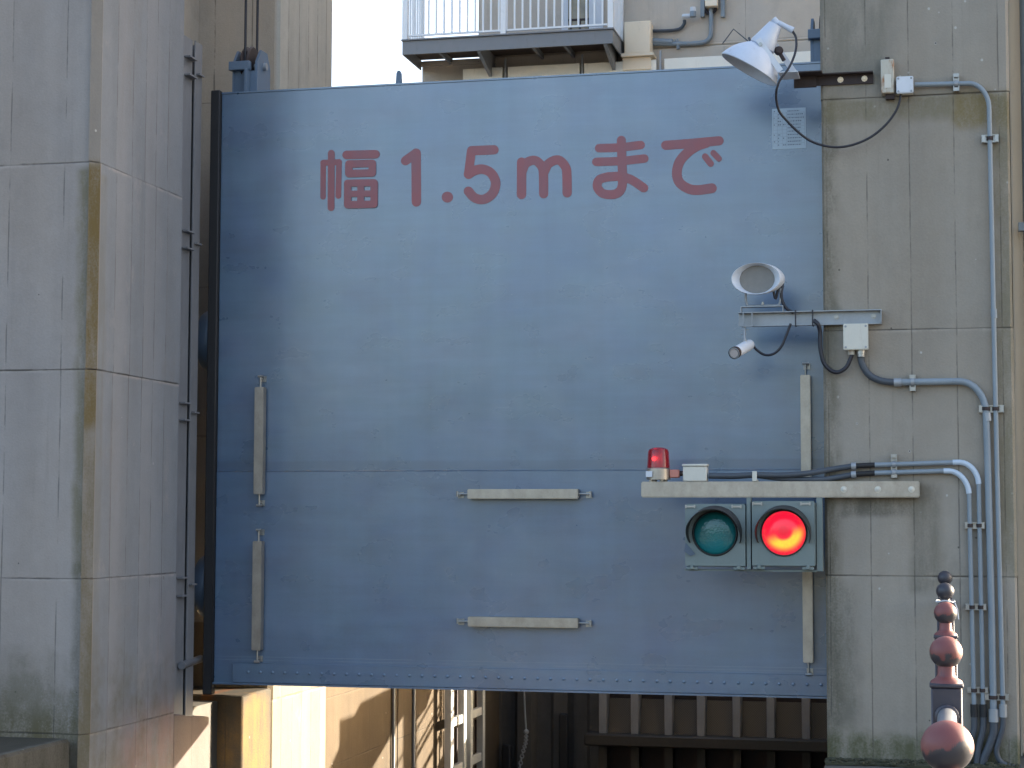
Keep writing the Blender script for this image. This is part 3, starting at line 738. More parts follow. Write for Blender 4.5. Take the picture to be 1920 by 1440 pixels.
# box on the beam
a, b2 = P(1281, 876, Y=12.90), P(1326, 902, Y=12.90)
t = thing('junction_box', 'cream junction box standing on the beam beside the red beacon', 'junction box', ((a.x + b2.x) / 2, 12.95, BZ))
MB().box(a.x, b2.x, 12.90, 13.0, BZ + .002, BZ + .105, .005).build('box_body', m_boxw, t)
MB().box(a.x - .005, b2.x + .005, 12.893, 13.003, BZ + .106, BZ + .122, .004).build('lid', m_boxw, t)

# ------------------------------------------------------------------ conduits
YC = 12.965
def C(px, py, Y=YC): return P(px, py, Y=Y)
def pipe_thing(name, label, cat, base, pieces, group='conduits on the right pier'):
    t = thing(name, label, cat, base, group)
    for nm, pts, r, mat, cv in pieces: MB().tube(pts, r, 14, cv).build(nm, mat, t)
    return t
def bend(px0, py0, cx, cy, px1, py1, n=8, Y=YC):
    """quadratic bend through three picture points on the pier plane"""
    a, c, b = C(px0, py0, Y), C(cx, cy, Y), C(px1, py1, Y)
    k = .56; c1 = a + (c - a) * k; c2 = b + (c - b) * k
    return [a * (1 - u) ** 3 + c1 * 3 * u * (1 - u) ** 2 + c2 * 3 * u * u * (1 - u) + b * u ** 3 for u in [i / n for i in range(n + 1)]]
def ring(p, d, r, l): return [p - d.normalized() * l, p + d.normalized() * l]
# thin long conduit from the lamp's junction box
pts = [C(1712, 155), C(1800, 152.5)] + bend(1815, 152, 1849, 153, 1852, 195) + [C(1862, 570), C(1870, 870), C(1883.5, 1318)]
t = pipe_thing('conduit', 'long thin grey conduit running from the lamp junction box down the pier edge', 'conduit', C(1884, 1430),
    [('pipe', pts, .0165, m_conduit, 0), ('coupling', [C(1862.5, 575), C(1863.5, 592)], .021, m_conduit, 0), ('connector', [C(1883.5, 1316), C(1884, 1340)], .027, m_galv, 0),
     ('flexible_tail', [C(1884, 1338), C(1883, 1360), C(1876, 1385), C(1872, 1405), C(1880, 1424), C(1900, 1433), C(1918, 1434)], .019, m_flex, 6)])
# thick conduit from the camera junction box
pts = [C(1690, 713), C(1790, 711)] + bend(1800, 711, 1846, 712, 1849, 768) + [C(1853, 870), C(1861, 1130), C(1866, 1340)]
t = pipe_thing('conduit', 'thick grey conduit curving down from the white box under the camera arm', 'conduit', C(1866, 1430),
    [('pipe', pts, .0235, m_conduit, 0), ('connector', [C(1866, 1325), C(1866.5, 1349)], .034, m_galv, 0), ('coupling', [C(1851, 770), C(1852.5, 785)], .0265, m_galv, 0), ('coupling', [C(1676, 713.5), C(1690, 713)], .030, m_galv, 0),
     ('flexible_tail', [C(1866.5, 1348), C(1866, 1370), C(1858, 1395), C(1848, 1420), C(1845, 1450)], .027, m_flex, 6),
     ('flexible_hose', [C(1614, 662), C(1616, 678), C(1628, 698), C(1650, 710), C(1678, 713.5)], .024, m_flex, 6)])
# two conduits that leave the beam
pts = [C(1640, 868.5), C(1788, 863)]
t = pipe_thing('conduit', 'upper of two conduits leaving the beam top, with a white bend', 'conduit', C(1848, 1430),
    [('pipe', pts, .0165, m_conduit, 0), ('elbow', [C(1787, 863)] + bend(1800, 862.5, 1834, 864, 1836, 903), .019, m_elbow, 0), ('pipe', [C(1836, 903), C(1841, 1100), C(1846.5, 1322)], .0155, m_conduit, 0),
     ('connector', [C(1846, 1316), C(1847, 1340)], .024, m_rubber, 0),
     ('flexible_hose', [C(1330, 890, 12.93), C(1380, 890, 12.925), C(1416, 888, 12.925), C(1470, 888.5, 12.93), C(1520, 884, 12.94), C(1560, 877), C(1600, 870.5)], .0195, m_flex, 5),
     ('coupling', [C(1597, 871), C(1606, 870.5)], .026, m_galv, 0), ('sleeve', [C(1605, 870.5), C(1641, 868.5)], .0185, m_rubber, 0),
     ('flexible_tail', [C(1847, 1339), C(1846, 1365), C(1838, 1400), C(1833, 1450)], .021, m_flex, 6)])
pts = [C(1640, 883.5), C(1770, 879)]
t = pipe_thing('conduit', 'lower of two conduits leaving the beam top, with a white bend', 'conduit', C(1830, 1430),
    [('pipe', pts, .0165, m_conduit, 0), ('elbow', [C(1770, 879)] + bend(1780, 879, 1815, 880, 1818, 921), .019, m_elbow, 0), ('pipe', [C(1818, 921), C(1823, 1100), C(1829.5, 1322)], .0155, m_conduit, 0),
     ('connector', [C(1829, 1316), C(1830, 1340)], .024, m_rubber, 0),
     ('flexible_hose', [C(1330, 890.5, 12.955), C(1380, 891, 12.96), C(1416, 889, 12.955), C(1470, 895, 12.955), C(1540, 896, 12.96), C(1570, 892), C(1600, 886.5)], .0195, m_flex, 5),
     ('coupling', [C(1597, 887), C(1606, 886)], .026, m_galv, 0), ('sleeve', [C(1605, 886), C(1641, 883.5)], .0185, m_rubber, 0),
     ('flexible_tail', [C(1830, 1339), C(1829, 1365), C(1820, 1400), C(1815, 1450)], .021, m_flex, 6)])
# saddle clamps on strut channel
def clamp(px, py, w, h, pipes, label, vertical=False):
    a = P(px - w / 2, py - h / 2, Y=12.955); b2 = P(px + w / 2, py + h / 2, Y=12.955)
    t = thing('pipe_clamp', label, 'clamp', ((a.x + b2.x) / 2, 12.98, b2.z), 'strut clamps on the right pier')
    zc_, xc_ = (a.z + b2.z) / 2, (a.x + b2.x) / 2
    mb = MB()
    if vertical:
        for s in (0, 1): x = (a.x, b2.x - .006)[s]; mb.box(x, x + .006, 12.958, 12.997, b2.z, a.z)
        mb.box(a.x + .0062, b2.x - .0062, 12.972, 12.978, b2.z + .002, a.z - .002)
        for z in (a.z - .012, b2.z + .012): mb.box(a.x + .004, b2.x - .004, 12.950, 12.957, z - .012, z + .012)
    else:
        for s in (0, 1): z = (b2.z, a.z - .006)[s]; mb.box(a.x, b2.x, 12.958, 12.997, z, z + .006)
        mb.box(a.x + .002, b2.x - .002, 12.972, 12.978, b2.z + .0062, a.z - .0062)
        for x in (a.x + .014, b2.x - .014): mb.box(x - .012, x + .012, 12.950, 12.957, b2.z + .003, a.z - .003)
    mb.build('channel', m_zinc, t)
    for q in pipes:
        p = C(q[0], q[1]); sb = MB(); n = 10; r = q[2] + .002; L = .012
        for off in (0,):
            for i in range(n + 1): pass
        o = len(sb.v)
        for i in range(n + 1):
            an = math.pi * i / n
            for rr in (r, r + .004):
                for l in (-L, L):
                    dx, dy = math.cos(an) * rr, -math.sin(an) * rr
                    sb.v.append(Vector((p.x + (l if vertical else dx), YC + dy, p.z + (dx if vertical else l))))
        for i in range(n):
            b0, b1 = o + i * 4, o + i * 4 + 4
            sb.f += [[b0 + 2, b0 + 3, b1 + 3, b1 + 2], [b0, b1, b1 + 1, b0 + 1], [b0, b0 + 2, b1 + 2, b1], [b0 + 1, b1 + 1, b1 + 3, b0 + 3]]; sb.sm += [True, True, False, False]
        sb.build('strap', m_rust if not vertical else m_galv, t)
clamp(1790, 150, 12, 32, [(1790, 152.8, .0165)], 'upright strut clamp on the lamp conduit at the pier top', True)
clamp(1854, 255, 33, 13, [(1853.6, 255, .0165)], 'strut clamp under the upper conduit bend near the pier edge')
clamp(1711, 714, 12, 30, [(1711, 712.5, .0235)], 'upright strut clamp on the thick conduit right of the white box', True)
clamp(1859, 762, 48, 13, [(1848.5, 762, .0235), (1867, 762, .0165)], 'strut clamp where the thick and thin conduits first run together')
clamp(1677, 870, 12, 44, [(1677, 867.2, .0165), (1677, 882.2, .0165)], 'upright strut clamp holding both pipes above the beam bolts', True)
clamp(1829, 981, 38, 12, [(1819.5, 981, .0155), (1838, 981, .0155)], 'topmost strut clamp on the two conduits below the white bends')
clamp(1832, 1134, 40, 12, [(1823.8, 1134, .0155), (1841.8, 1134, .0155)], 'middle strut clamp on the two conduits right of the finials')
clamp(1836, 1290, 40, 12, [(1828.6, 1290, .0155), (1845.7, 1290, .0155)], 'lowest strut clamp on the two thin conduits by the hose ends')
clamp(1872, 1303, 46, 13, [(1865, 1303, .0235), (1883, 1303, .0165)], 'strut clamp at the foot of the thick conduit near the pier edge')
a = C(1416, 888, 12.915)
t = thing('pipe_clamp', 'pale clip holding the dark hoses on the beam above the signal', 'clamp', (a.x, 12.93, BZ), 'strut clamps on the right pier')
MB().box(a.x - .016, a.x + .016, 12.895, 12.899, BZ + .002, BZ + .07, .002).box(a.x - .012, a.x + .02, 12.90, 12.985, BZ + .001, BZ + .012).build('strap', m_boxw, t)

# ------------------------------------------------------------------ camera arm, loudspeaker, camera
YA = 12.93
a, b2 = P(1383, 595, Y=YA), P(1652, 591, Y=YA); zc = (a.z + b2.z) / 2
t = thing('mounting_arm', 'grey steel channel arm on the pier carrying loudspeaker and camera', 'bracket arm', ((a.x + b2.x) / 2, 12.96, zc - .04))
b = MB(); b.box(a.x, b2.x, YA + .045, YA + .052, zc - .042, zc + .042); b.box(a.x, b2.x, YA, YA + .068, zc + .0425, zc + .049); b.box(a.x + .02, b2.x, YA + .02, YA + .068, zc - .049, zc - .0425); b.box(b2.x - .006, b2.x, YA + .004, YA + .044, zc - .042, zc + .042)
b.build('channel', m_galv, t)
for px in (1567, 1637):
    x = P(px, 592, Y=YA).x; MB().lathe((x, YA + .0449, zc + .005), (0, -1, 0), [(0, .018), (.003, .018), (.003, .011), (.014, .011), (.014, 0)], 8, False).build('bolt', m_zinc, t)
for px in (1491, 1523):
    x = P(px, 592, Y=YA).x; b = MB(); b.box(x - .005, x + .005, YA - .004, YA - .0005, zc - .055, zc + .055); b.box(x - .005, x + .005, YA, YA + .07, zc + .0505, zc + .055); b.box(x - .005, x + .005, YA, YA + .07, zc - .055, zc - .0505); b.build('cable_tie', m_cable, t)
# upper flat bar frame
x0, x1 = P(1388, 572, Y=YA).x, P(1468, 572, Y=YA).x; zt = P(1430, 573, Y=YA).z
b = MB(); b.box(x0, x1, YA - .01, YA + .05, zt, zt + .006); b.box(x0, x0 + .006, YA - .01, YA + .05, zc + .0495, zt - .0005); b.box(x1 - .006, x1, YA - .01, YA + .05, zc + .0495, zt - .0005); b.build('speaker_frame', m_galv, t)
x0, x1 = P(1393, 590, Y=YA).x, P(1411, 590, Y=YA).x
b = MB(); b.box(x0, x1, YA - .035, YA - .001, zc - .056, zc - .050); b.box(x0, x0 + .006, YA - .035, YA - .001, zc - .0495, zc + .045); b.box(x1 - .006, x1, YA - .035, YA - .001, zc - .0495, zc + .045); b.build('camera_frame', m_galv, t)
# loudspeaker
c_ = P(1416.5, 520.5, Y=12.86)
t = thing('loudspeaker', 'white oval loudspeaker on the channel arm above the small camera', 'loudspeaker', (c_.x, 12.95, zt + .006))
mb = MB(); n = 48
def oval(cx, cy, cz, rx, rz): return [Vector((cx + rx * math.cos(2 * math.pi * i / n), cy, cz + rz * math.sin(2 * math.pi * i / n))) for i in range(n)]
secs = [oval(c_.x + .004, 12.905, c_.z, .118, .096), oval(c_.x + .002, 12.87, c_.z, .137, .100), oval(c_.x, 12.852, c_.z, .158, .106), oval(c_.x, 12.846, c_.z, .166, .109), oval(c_.x, 12.852, c_.z, .171, .111), oval(c_.x + .02, 12.90, c_.z + .004, .168, .108), oval(c_.x + .05, 12.97, c_.z + .008, .140, .095), oval(c_.x + .075, 13.06, c_.z + .012, .10, .075), oval(c_.x + .085, 13.09, c_.z + .014, .05, .04)]
for s_ in secs: mb.v += s_
for i in range(len(secs) - 1):
    for j in range(n): mb.f.append([i * n + j, i * n + (j + 1) % n, (i + 1) * n + (j + 1) % n, (i + 1) * n + j]); mb.sm.append(True)
mb.f.append([(len(secs) - 1) * n + j for j in range(n)]); mb.sm.append(False)
mb.build('shell', m_white, t)
MB().poly(oval(c_.x + .004, 12.898, c_.z, .121, .097)).build('grille', m_mesh, t)
xa, xb = P(1397, 560, Y=12.95).x, P(1463, 560, Y=12.95).x
b = MB(); b.tube([(xa, 12.95, c_.z - .08), (xa, 12.95, zt + .05), (xa + .012, 12.95, zt + .015), (xa + .03, 12.95, zt + .009), (xb - .03, 12.95, zt + .009), (xb - .012, 12.95, zt + .015), (xb, 12.95, zt + .05), (xb, 12.95, c_.z - .06)], .009, 8); b.build('stirrup', m_galv, t)
xm = P(1429, 567, Y=12.93).x; MB().lathe((xm, 12.945, zt + .017), (0, 0, 1), [(0, .010), (.012, .010), (.014, .006), (.02, .006), (.02, 0)], 8, False).build('bolt', m_zinc, t)
# speaker cable
q = lambda px, py, Y=12.95: P(px, py, Y=Y)
solo('cable', MB().tube([q(1462, 517, 12.97), q(1466, 530, 12.96), q(1464, 548), q(1466, 562), q(1474, 576), q(1487, 584)], .011, 8, 5).tube([q(1449, 541), q(1453.5, 558), q(1459, 535)], .009, 8, 4), m_cable,
     'black taped cable hanging behind the white oval loudspeaker', 'cable', q(1470, 585), 'cables on the right pier')
# bullet camera
fr = P(1376.5, 660, Y=12.70); re = P(1405, 644, Y=12.95)
t = thing('security_camera', 'small white bullet camera hanging under the left arm end', 'camera', re)
d = (re - fr)
MB().lathe(fr, d, [(.0, .030), (.0, .037), (.004, .039), (.22, .039), (d.length, .037), (d.length + .004, .030), (d.length + .004, 0)], 28).build('body', m_white, t)
MB().lathe(fr, d, [(-.006, .041), (.03, .0412), (.03, .0395), (-.006, .031)], 28).build('bezel', m_rust, t)
MB().lathe(fr, d, [(-.003, .031), (-.003, 0)], 28).build('lens', m_glass, t)
p1 = P(1395.5, 609, Y=12.92); p2 = P(1396, 640, Y=12.88)
b = MB().tube([p1, p2], .006, 8).box(p1.x - .008, p1.x + .008, p1.y - .004, p1.y + .004, p2.z + .03, p1.z).tube([P(1389, 616, Y=12.92), P(1403, 616, Y=12.92)], .004, 6).tube([P(1389, 624, Y=12.92), P(1399, 624, Y=12.92)], .004, 6); b.lathe(p2 - Vector((0, 0, .01)), (0, 0, 1), [(0, .014), (.03, .014), (.03, 0)], 10); b.build('stalk', m_galv, t)
solo('cable', MB().tube([q(1411, 645, 12.95), q(1420, 655), q(1434, 663), q(1450, 661), q(1464, 648), q(1473, 628), q(1482, 604)], .009, 8, 6), m_cable, 'thin black cable looping from the small white camera up to the arm', 'cable', q(1445, 662), 'cables on the right pier')
solo('cable', MB().tube([q(1525, 598, 12.94), q(1533, 605, 12.93), q(1537, 620), q(1538, 650), q(1546, 680), q(1566, 695), q(1585, 687), q(1595, 668), q(1597, 658)], .0145, 10, 6), m_cable, 'thick black cable looping from the arm up into the white junction box', 'cable', q(1566, 695), 'cables on the right pier')
# junction box below the arm
a, b2 = P(1580, 604, Y=12.90), P(1628, 652, Y=12.90)
t = thing('junction_box', 'square white junction box right under the camera arm on the pier', 'junction box', ((a.x + b2.x) / 2, 12.95, b2.z))
MB().box(a.x + .004, b2.x - .004, 12.918, 12.998, b2.z + .004, a.z - .004, .005).build('box_body', m_boxw, t)
MB().box(a.x, b2.x, 12.90, 12.917, b2.z, a.z, .005, 2).build('lid', m_boxw, t)
b = MB()
for fx in (.1, .9):
    for fz in (.1, .9): b.lathe((a.x + (b2.x - a.x) * fx, 12.8995, b2.z + (a.z - b2.z) * fz), (0, -1, 0), [(0, .008), (.003, .007), (.003, 0)], 10)
b.build('screw', m_galv, t)
x1, x2 = P(1596, 655, Y=12.95).x, P(1614, 655, Y=12.95).x
MB().tube([(x1, 12.95, b2.z + .005), (x1, 12.95, b2.z - .03)], .024, 12).build('cable_gland', m_rbox, t)
MB().tube([(x2, 12.95, b2.z + .005), (x2, 12.95, b2.z - .025)], .030, 12).tube([(x2, 12.95, b2.z - .0255), (x2, 12.95, b2.z - .045)], .026, 12).build('cable_gland', m_zinc, t)

# ------------------------------------------------------------------ floodlight
YL = 12.78
def F(px, py, Y=YL): return P(px, py, Y=Y)
mouth = F(1400.5, 129); neck = F(1450, 44); ax = (neck - mouth).normalized(); U = (neck - mouth).length / 99
t = thing('floodlight', 'weathered white bell shaped floodlight tilted down on the rusty bracket', 'floodlight', F(1470, 140))
MB().lathe(mouth, ax, [(1 * U, 57 * U), (0, 59 * U), (1.5 * U, 60.5 * U), (10 * U, 57.5 * U), (22 * U, 51 * U), (34 * U, 42 * U), (44 * U, 31 * U), (49 * U, 24 * U), (50 * U, 20 * U), (46 * U, 22 * U), (30 * U, 42 * U), (12 * U, 53 * U), (1 * U, 57 * U)], 56).build('reflector_shade', m_lampw, t)
MB().lathe(mouth, ax, [(48 * U, 20 * U), (50 * U, 25 * U), (55 * U, 25.5 * U), (70 * U, 21 * U), (97 * U, 13.5 * U), (99 * U, 13 * U), (99.5 * U, 0)], 40).build('lamp_neck', m_lampw, t)
e1 = F(1456, 40); e2 = F(1483, 54)
b = MB().tube([F(1447, 33), F(1455, 42)], 6 * U, 12).tube([e1, e2], 5 * U, 14).tube([e2 + (e1 - e2) * .25, e2 + (e2 - e1) * .04], 6 * U, 14)
b.build('socket', m_lampw, t)
# stirrup: two flat straps and a foot
def strap(p, q_, w, th, mb, yoff):
    d = (q_ - p).normalized(); s_ = d.cross(Vector((0, 1, 0))).normalized() * w / 2
    y0, y1 = Vector((0, yoff, 0)), Vector((0, yoff + th, 0))
    v = [p - s_ - d * .02, q_ - s_, q_ + s_, p + s_ - d * .02]
    o = len(mb.v); mb.v += [x + y0 for x in v] + [x + y1 for x in v]
    for fc in ((0, 1, 2, 3), (7, 6, 5, 4), (0, 4, 5, 1), (1, 5, 6, 2), (2, 6, 7, 3), (3, 7, 4, 0)): mb.f.append([o + i for i in fc]); mb.sm.append(False)
b = MB(); strap(F(1424, 82), F(1463, 137), 11 * U, .006, b, -.105); strap(F(1446, 72), F(1488, 132), 11 * U, .006, b, .105)
f0 = F(1462, 137); b.box(f0.x - .01, f0.x + .12, YL - .105, YL + .111, f0.z - .012, f0.z - .005)
b.build('stirrup', m_white, t)
p = F(1422.5, 81, YL - .107); MB().lathe(p, (0, -1, 0), [(0, .014), (.008, .014), (.008, 0)], 8, False).build('pivot_bolt', m_zinc, t)
p = F(1457, 93)
MB().lathe(p, (.3, -.9, .3), [(-.03, .018), (-.01, .030), (.01, .031), (.02, .026), (.026, .012), (.028, 0)], 24).tube([F(1460, 99), F(1467, 111)], .014, 10).build('photo_sensor', m_rust, t)
MB().tube([F(1351.5, 80), F(1372, 52.5), F(1397, 73), F(1403, 79)], .0045, 6).tube([F(1401, 68), F(1404, 78)], .008, 8).build('wire_guard', m_flex, t)
# rusty angle bracket
a, b2 = P(1485, 149, Y=12.93), P(1634, 145, Y=12.93)
t = thing('angle_bracket', 'dark rusty angle iron bolted to the right pier under the floodlight', 'bracket', ((a.x + b2.x) / 2, 12.96, a.z))
b = MB(); b.box(a.x, b2.x, 12.985, 12.997, a.z - .03, a.z + .044); b.box(a.x, a.x + .20, 12.84, 12.984, a.z + .036, a.z + .044); b.box(a.x + .2, b2.x, 12.93, 12.984, a.z + .036, a.z + .044); b.box(a.x, a.x + .155, 12.955, 12.98, a.z - .042, a.z + .035)
b.build('angle_iron', m_rust, t)
for px, py in ((1573, 148), (1618, 145.5)):
    p = P(px, py, Y=12.985); MB().lathe((p.x, 12.9849, a.z + .004), (0, -1, 0), [(0, .022), (.003, .022), (.003, .013), (.013, .013), (.015, .008), (.02, .008), (.02, 0)], 8, False).build('bolt', m_beige, t)
# lamp gear box and junction box
a, b2 = P(1648, 108, Y=12.92), P(1674, 170, Y=12.92)
t = thing('ballast_box', 'narrow rust streaked metal box beside the white junction box on the pier', 'electrical box', ((a.x + b2.x) / 2, 12.96, b2.z))
MB().box(a.x, b2.x, 12.92, 12.996, b2.z, a.z, .006).build('box_body', m_rbox, t)
MB().box(a.x + .025, b2.x - .02, 12.917, 12.9195, b2.z + .035, b2.z + .13).build('label_plate', m_boxw, t)
MB().box(a.x + .03, b2.x - .03, 12.95, 12.997, a.z + .001, a.z + .022).box(a.x + .03, b2.x, 12.95, 12.997, b2.z - .035, b2.z - .002).build('bracket', m_rust, t)
a, b2 = P(1677.5, 140, Y=12.91), P(1710, 170, Y=12.91)
t = thing('junction_box', 'small white junction box at the start of the long thin conduit', 'junction box', ((a.x + b2.x) / 2, 12.95, b2.z))
MB().box(a.x + .003, b2.x - .003, 12.928, 12.997, b2.z + .003, a.z - .003, .004).build('box_body', m_boxw, t)
MB().box(a.x, b2.x, 12.91, 12.927, b2.z, a.z, .005, 2).build('lid', m_white, t)
b = MB()
for fx in (.12, .88):
    for fz in (.12, .88): b.lathe((a.x + (b2.x - a.x) * fx, 12.9095, b2.z + (a.z - b2.z) * fz), (0, -1, 0), [(0, .008), (.003, .007), (.003, 0)], 10)
b.build('screw', m_galv, t)
cp = [(1483, 56, YL), (1489, 68, YL), (1489.5, 88, 12.76), (1484, 108, 12.72), (1474, 128, 12.66), (1460, 147, 12.65), (1453.5, 165, 12.66), (1453, 185, 12.7), (1459, 207, 12.74), (1474, 225, 12.78), (1492, 243, 12.8), (1515, 260, 12.84), (1540, 269.5, 12.87), (1568, 273, 12.9), (1598, 268, 12.92), (1630, 254, 12.94), (1658, 231, 12.95), (1676, 207, 12.955), (1684, 188, 12.955), (1687, 170, 12.955)]
solo('cable', MB().tube([P(x, y, Y=Y) for x, y, Y in cp], .0085, 8, 5), m_cable, 'long black cable sagging from the floodlight to the boxes on the pier', 'cable', P(1568, 273, Y=12.9), 'cables on the right pier')

# ------------------------------------------------------------------ railing with ball finials in the foreground
t = thing('guard_railing', 'dark pipe railing with worn red ball finials running towards the pier', 'railing', (0, 7.6, GROUND))
YPOST = (3.36, 5.50, 7.65, 9.85, 11.95); ZB = (1.207, 1.222, 1.228, 1.232, 1.236)
for i, (y, z) in enumerate(zip(YPOST, ZB)):
    w = .043
    b = MB(); zt = z - .098
    b.box(-w, w, y - w, y + w, GROUND, zt, .004); b.box(-w - .004, w + .004, y - w - .004, y + w + .004, zt + .0005, zt + .012, .003)
    post = b.build('post', m_rail, t)
    # neck collar
    MB().lathe((0, y, zt + .0122), (0, 0, 1), [(0, .045), (.006, .043), (.014, .030), (.022, .0245), (.052, .0235)], 28).build('collar', m_collar if i < 3 else m_balld, post)
    org = Vector((0, y, z)); r = .0445 if i != 1 else .0455
    prof = [(-r * math.cos(q * math.pi / 24), r * 1.02 * math.sin(q * math.pi / 24)) for q in range(25)]
    fb = MB().lathe(org, (0, 0, 1), prof, 40).build('ball_finial', m_ball if i < 3 else m_balld, None, org)
    fb.parent = post; fb.location = org - WORLD[t]
for i in range(4):
    zp = 1.045
    b = MB().tube([(0, YPOST[i] + .045, zp), (0, YPOST[i + 1] - .045, zp)], .0265, 20); b.build('rail_pipe', m_pipe, t)
    for yy, s in ((YPOST[i] + .044, 1), (YPOST[i + 1] - .044, -1)): MB().lathe((0, yy, zp), (0, s, 0), [(0, .0), (0, .034), (.018, .034), (.022, .0275)], 20).build('flange', m_rail, t)
    MB().tube([(0, YPOST[i] + .045, .5), (0, YPOST[i + 1] - .045, .5)], .0265, 16).build('rail_pipe', m_pipe, t)
MB().tube([(0, YPOST[4] + .045, 1.045), (0, YP - .003, 1.045)], .0265, 16).build('rail_pipe', m_pipe, t)
# wire tied round a post neck
y = YPOST[3]; z = ZB[3] - .05
solo('tie_wire', MB().tube([(.047 * math.cos(a), y + .047 * math.sin(a), z + .004 * math.sin(3 * a)) for a in [i * math.pi / 10 for i in range(21)]], .003, 6).tube([(.045, y - .02, z), (.06, y - .03, z - .04), (.065, y - .03, z - .09)], .003, 6), m_white, 'pale wire tied round the second farthest finial neck', 'wire', (0, y, z))

# ------------------------------------------------------------------ beyond the gate: canal wall, lattices, end wall, far gate
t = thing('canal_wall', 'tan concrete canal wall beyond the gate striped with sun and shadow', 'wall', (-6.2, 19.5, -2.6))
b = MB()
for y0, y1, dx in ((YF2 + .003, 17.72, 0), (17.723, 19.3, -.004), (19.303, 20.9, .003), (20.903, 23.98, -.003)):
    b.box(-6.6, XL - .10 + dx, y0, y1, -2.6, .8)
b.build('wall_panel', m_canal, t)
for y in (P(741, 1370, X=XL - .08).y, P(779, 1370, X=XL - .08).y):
    MB().tube([(XL - .08, y, -2.4), (XL - .08, y, .78)], .018, 10).build('drain_pipe', m_galv, t)
def lattice(px0, px1, label):
    ya, yb = P(px0, 1370, X=-5.52).y, P(px1, 1370, X=-5.52).y
    t = thing('lattice_frame', label, 'steel frame', (-5.55, (ya + yb) / 2, -2.4), 'lattice frames on the canal wall')
    b = MB(); w = (yb - ya) * .16
    for y in (ya, yb - w): b.box(-5.60, -5.52, y, y + w, -2.4, .75, .004)
    b.build('upright', m_lattice, t)
    b = MB()
    for z in (-1.9, -1.35, -.80, -.30, .2): b.box(-5.585, -5.535, ya + w + .002, yb - w - .002, z, z + .10, .004)
    b.build('crosspiece', m_lattice, t)
    b = MB()
    for z in (-1.75, -1.20, -.66, -.16): 
        for s in (.38, .62): y = ya + (yb - ya) * s; b.box(-5.58, -5.56, y - .02, y + .02, z - .03, z + .36)
    b.build('inner_bar', m_rust, t)
lattice(849, 878, 'white painted lattice frame nearer on the canal wall beyond the gate')
lattice(886, 913, 'greyer lattice frame further along the canal wall beyond the gate')
t = thing('end_wall', 'dark wall of ribbed sheet piles closing the canal', 'wall', (-4.2, 24.1, -2.6))
YE = 23.9
b = MB(); xs = -6.4; poly = []
while xs < -2.8:
    poly += [(xs, YE), (xs + .18, YE), (xs + .24, YE + .12), (xs + .42, YE + .12), (xs + .48, YE)]; xs += .48
poly += [(xs, YE + .3), (-6.4, YE + .3)]
b.prism(poly, -2.6, .9, 'z'); b.build('sheet_pile', m_dark, t)
for px, py in ((1060, 1337), (953, 1396)):
    p = P(px, py, Y=YE - .06); MB().box(p.x - .06, p.x + .06, YE - .10, YE - .003, -2.5, p.z, .02).build('fender_block', m_rubber, t)
# hanging chain
top = P(986, 1280, Y=23.4); pts = [P(985.5, 1300, Y=23.4), P(988, 1345, Y=23.4), P(990, 1372, Y=23.4)]
b = MB().tube([top + Vector((0, 0, .6)), pts[0], pts[1], pts[2]], .012, 8)
k2 = [P(990, 1376, Y=23.4), P(989, 1392, Y=23.4), P(984, 1410, Y=23.4), P(978, 1440, Y=23.4), P(974, 1470, Y=23.4)]
kk = catmull(k2, 5)
for i in range(len(kk) - 1):
    p_, q_ = kk[i], kk[i + 1]; d = (q_ - p_).normalized(); s_ = (Vector((1, 0, 0)) if i % 2 else Vector((0, 1, 0))); s_ = (s_ - d * s_.dot(d)).normalized()
    c_ = (p_ + q_) / 2; L = (q_ - p_).length * .62
    b.tube([c_ + d * L * math.cos(a) + s_ * .022 * math.sin(a) for a in [j * math.pi / 5 for j in range(11)]], .009, 6)
bm = bmesh.new(); bmesh.ops.create_icosphere(bm, subdivisions=2, radius=.035, matrix=Matrix.Translation(pts[2])); b.addbm(bm, True)
b.box(-3.95, -3.55, 23.38, 23.9, top.z + .58, top.z + .66)
solo('chain', b, m_galv, 'rope ending in a chain hanging before the dark sheet pile wall', 'chain', pts[2])
# far gate
t = thing('far_gate', 'dark ribbed steel gate with grating panels seen under the lifted gate', 'gate', (-2.0, 23.6, -2.6))
YR = 23.5
ribs = [P(px, 1340, Y=YR).x for px in (1133, 1193, 1256, 1317, 1384, 1448, 1514, 1578)]
zt0 = P(1300, 1385, Y=YR).z
for x in ribs: MB().box(x - .05, x + .05, YR, YR + .25, zt0, -.25, .006).build('rib', m_guide, t)
for i in range(len(ribs) - 1):
    x0, x1 = ribs[i] + .055, ribs[i + 1] - .055
    b = MB(); zz = P(1200, 1312, Y=YR).z
    b.prism([(YR + .10, zt0 + .02), (YR + .13, zt0 + .02), (YR + .24, zz), (YR + .21, zz)], x0, x1, 'x'); b.build('grating_panel', m_grating, t)
MB().box(ribs[0] - .1, XR + .6, YR + .26, YR + .28, -2.6, -.30).build('back_plate', m_rust, t)
b = MB(); z1 = P(1300, 1396, Y=YR).z; b.box(ribs[0] - .22, XR - .005, YR - .12, YR + .2, z1 - .03, z1 + .12, .02); b.build('waling', m_timber, t)
for x in ribs: MB().box(x - .05, x + .05, YR + .02, YR + .24, -2.5, z1 - .035).build('post', m_timber, t)

# ------------------------------------------------------------------ control house beyond
YW, YBF = 27.6, 26.6
XW0 = P(788, 140, Y=YW).x; XU0 = P(893, 40, Y=YW).x; ZL = P(950, 66, Y=YBF).z - .06
t = thing('control_house', 'grey brown concrete control house with a white railed balcony above the gate', 'building', (-3, 29, GROUND))
b = MB(); b.box(XW0, 2.2, YW, 33, GROUND, ZL, .02); b.box(XU0, 2.2, YW + .004, 33, ZL + .003, 14, .02); b.build('wall', m_build, t)
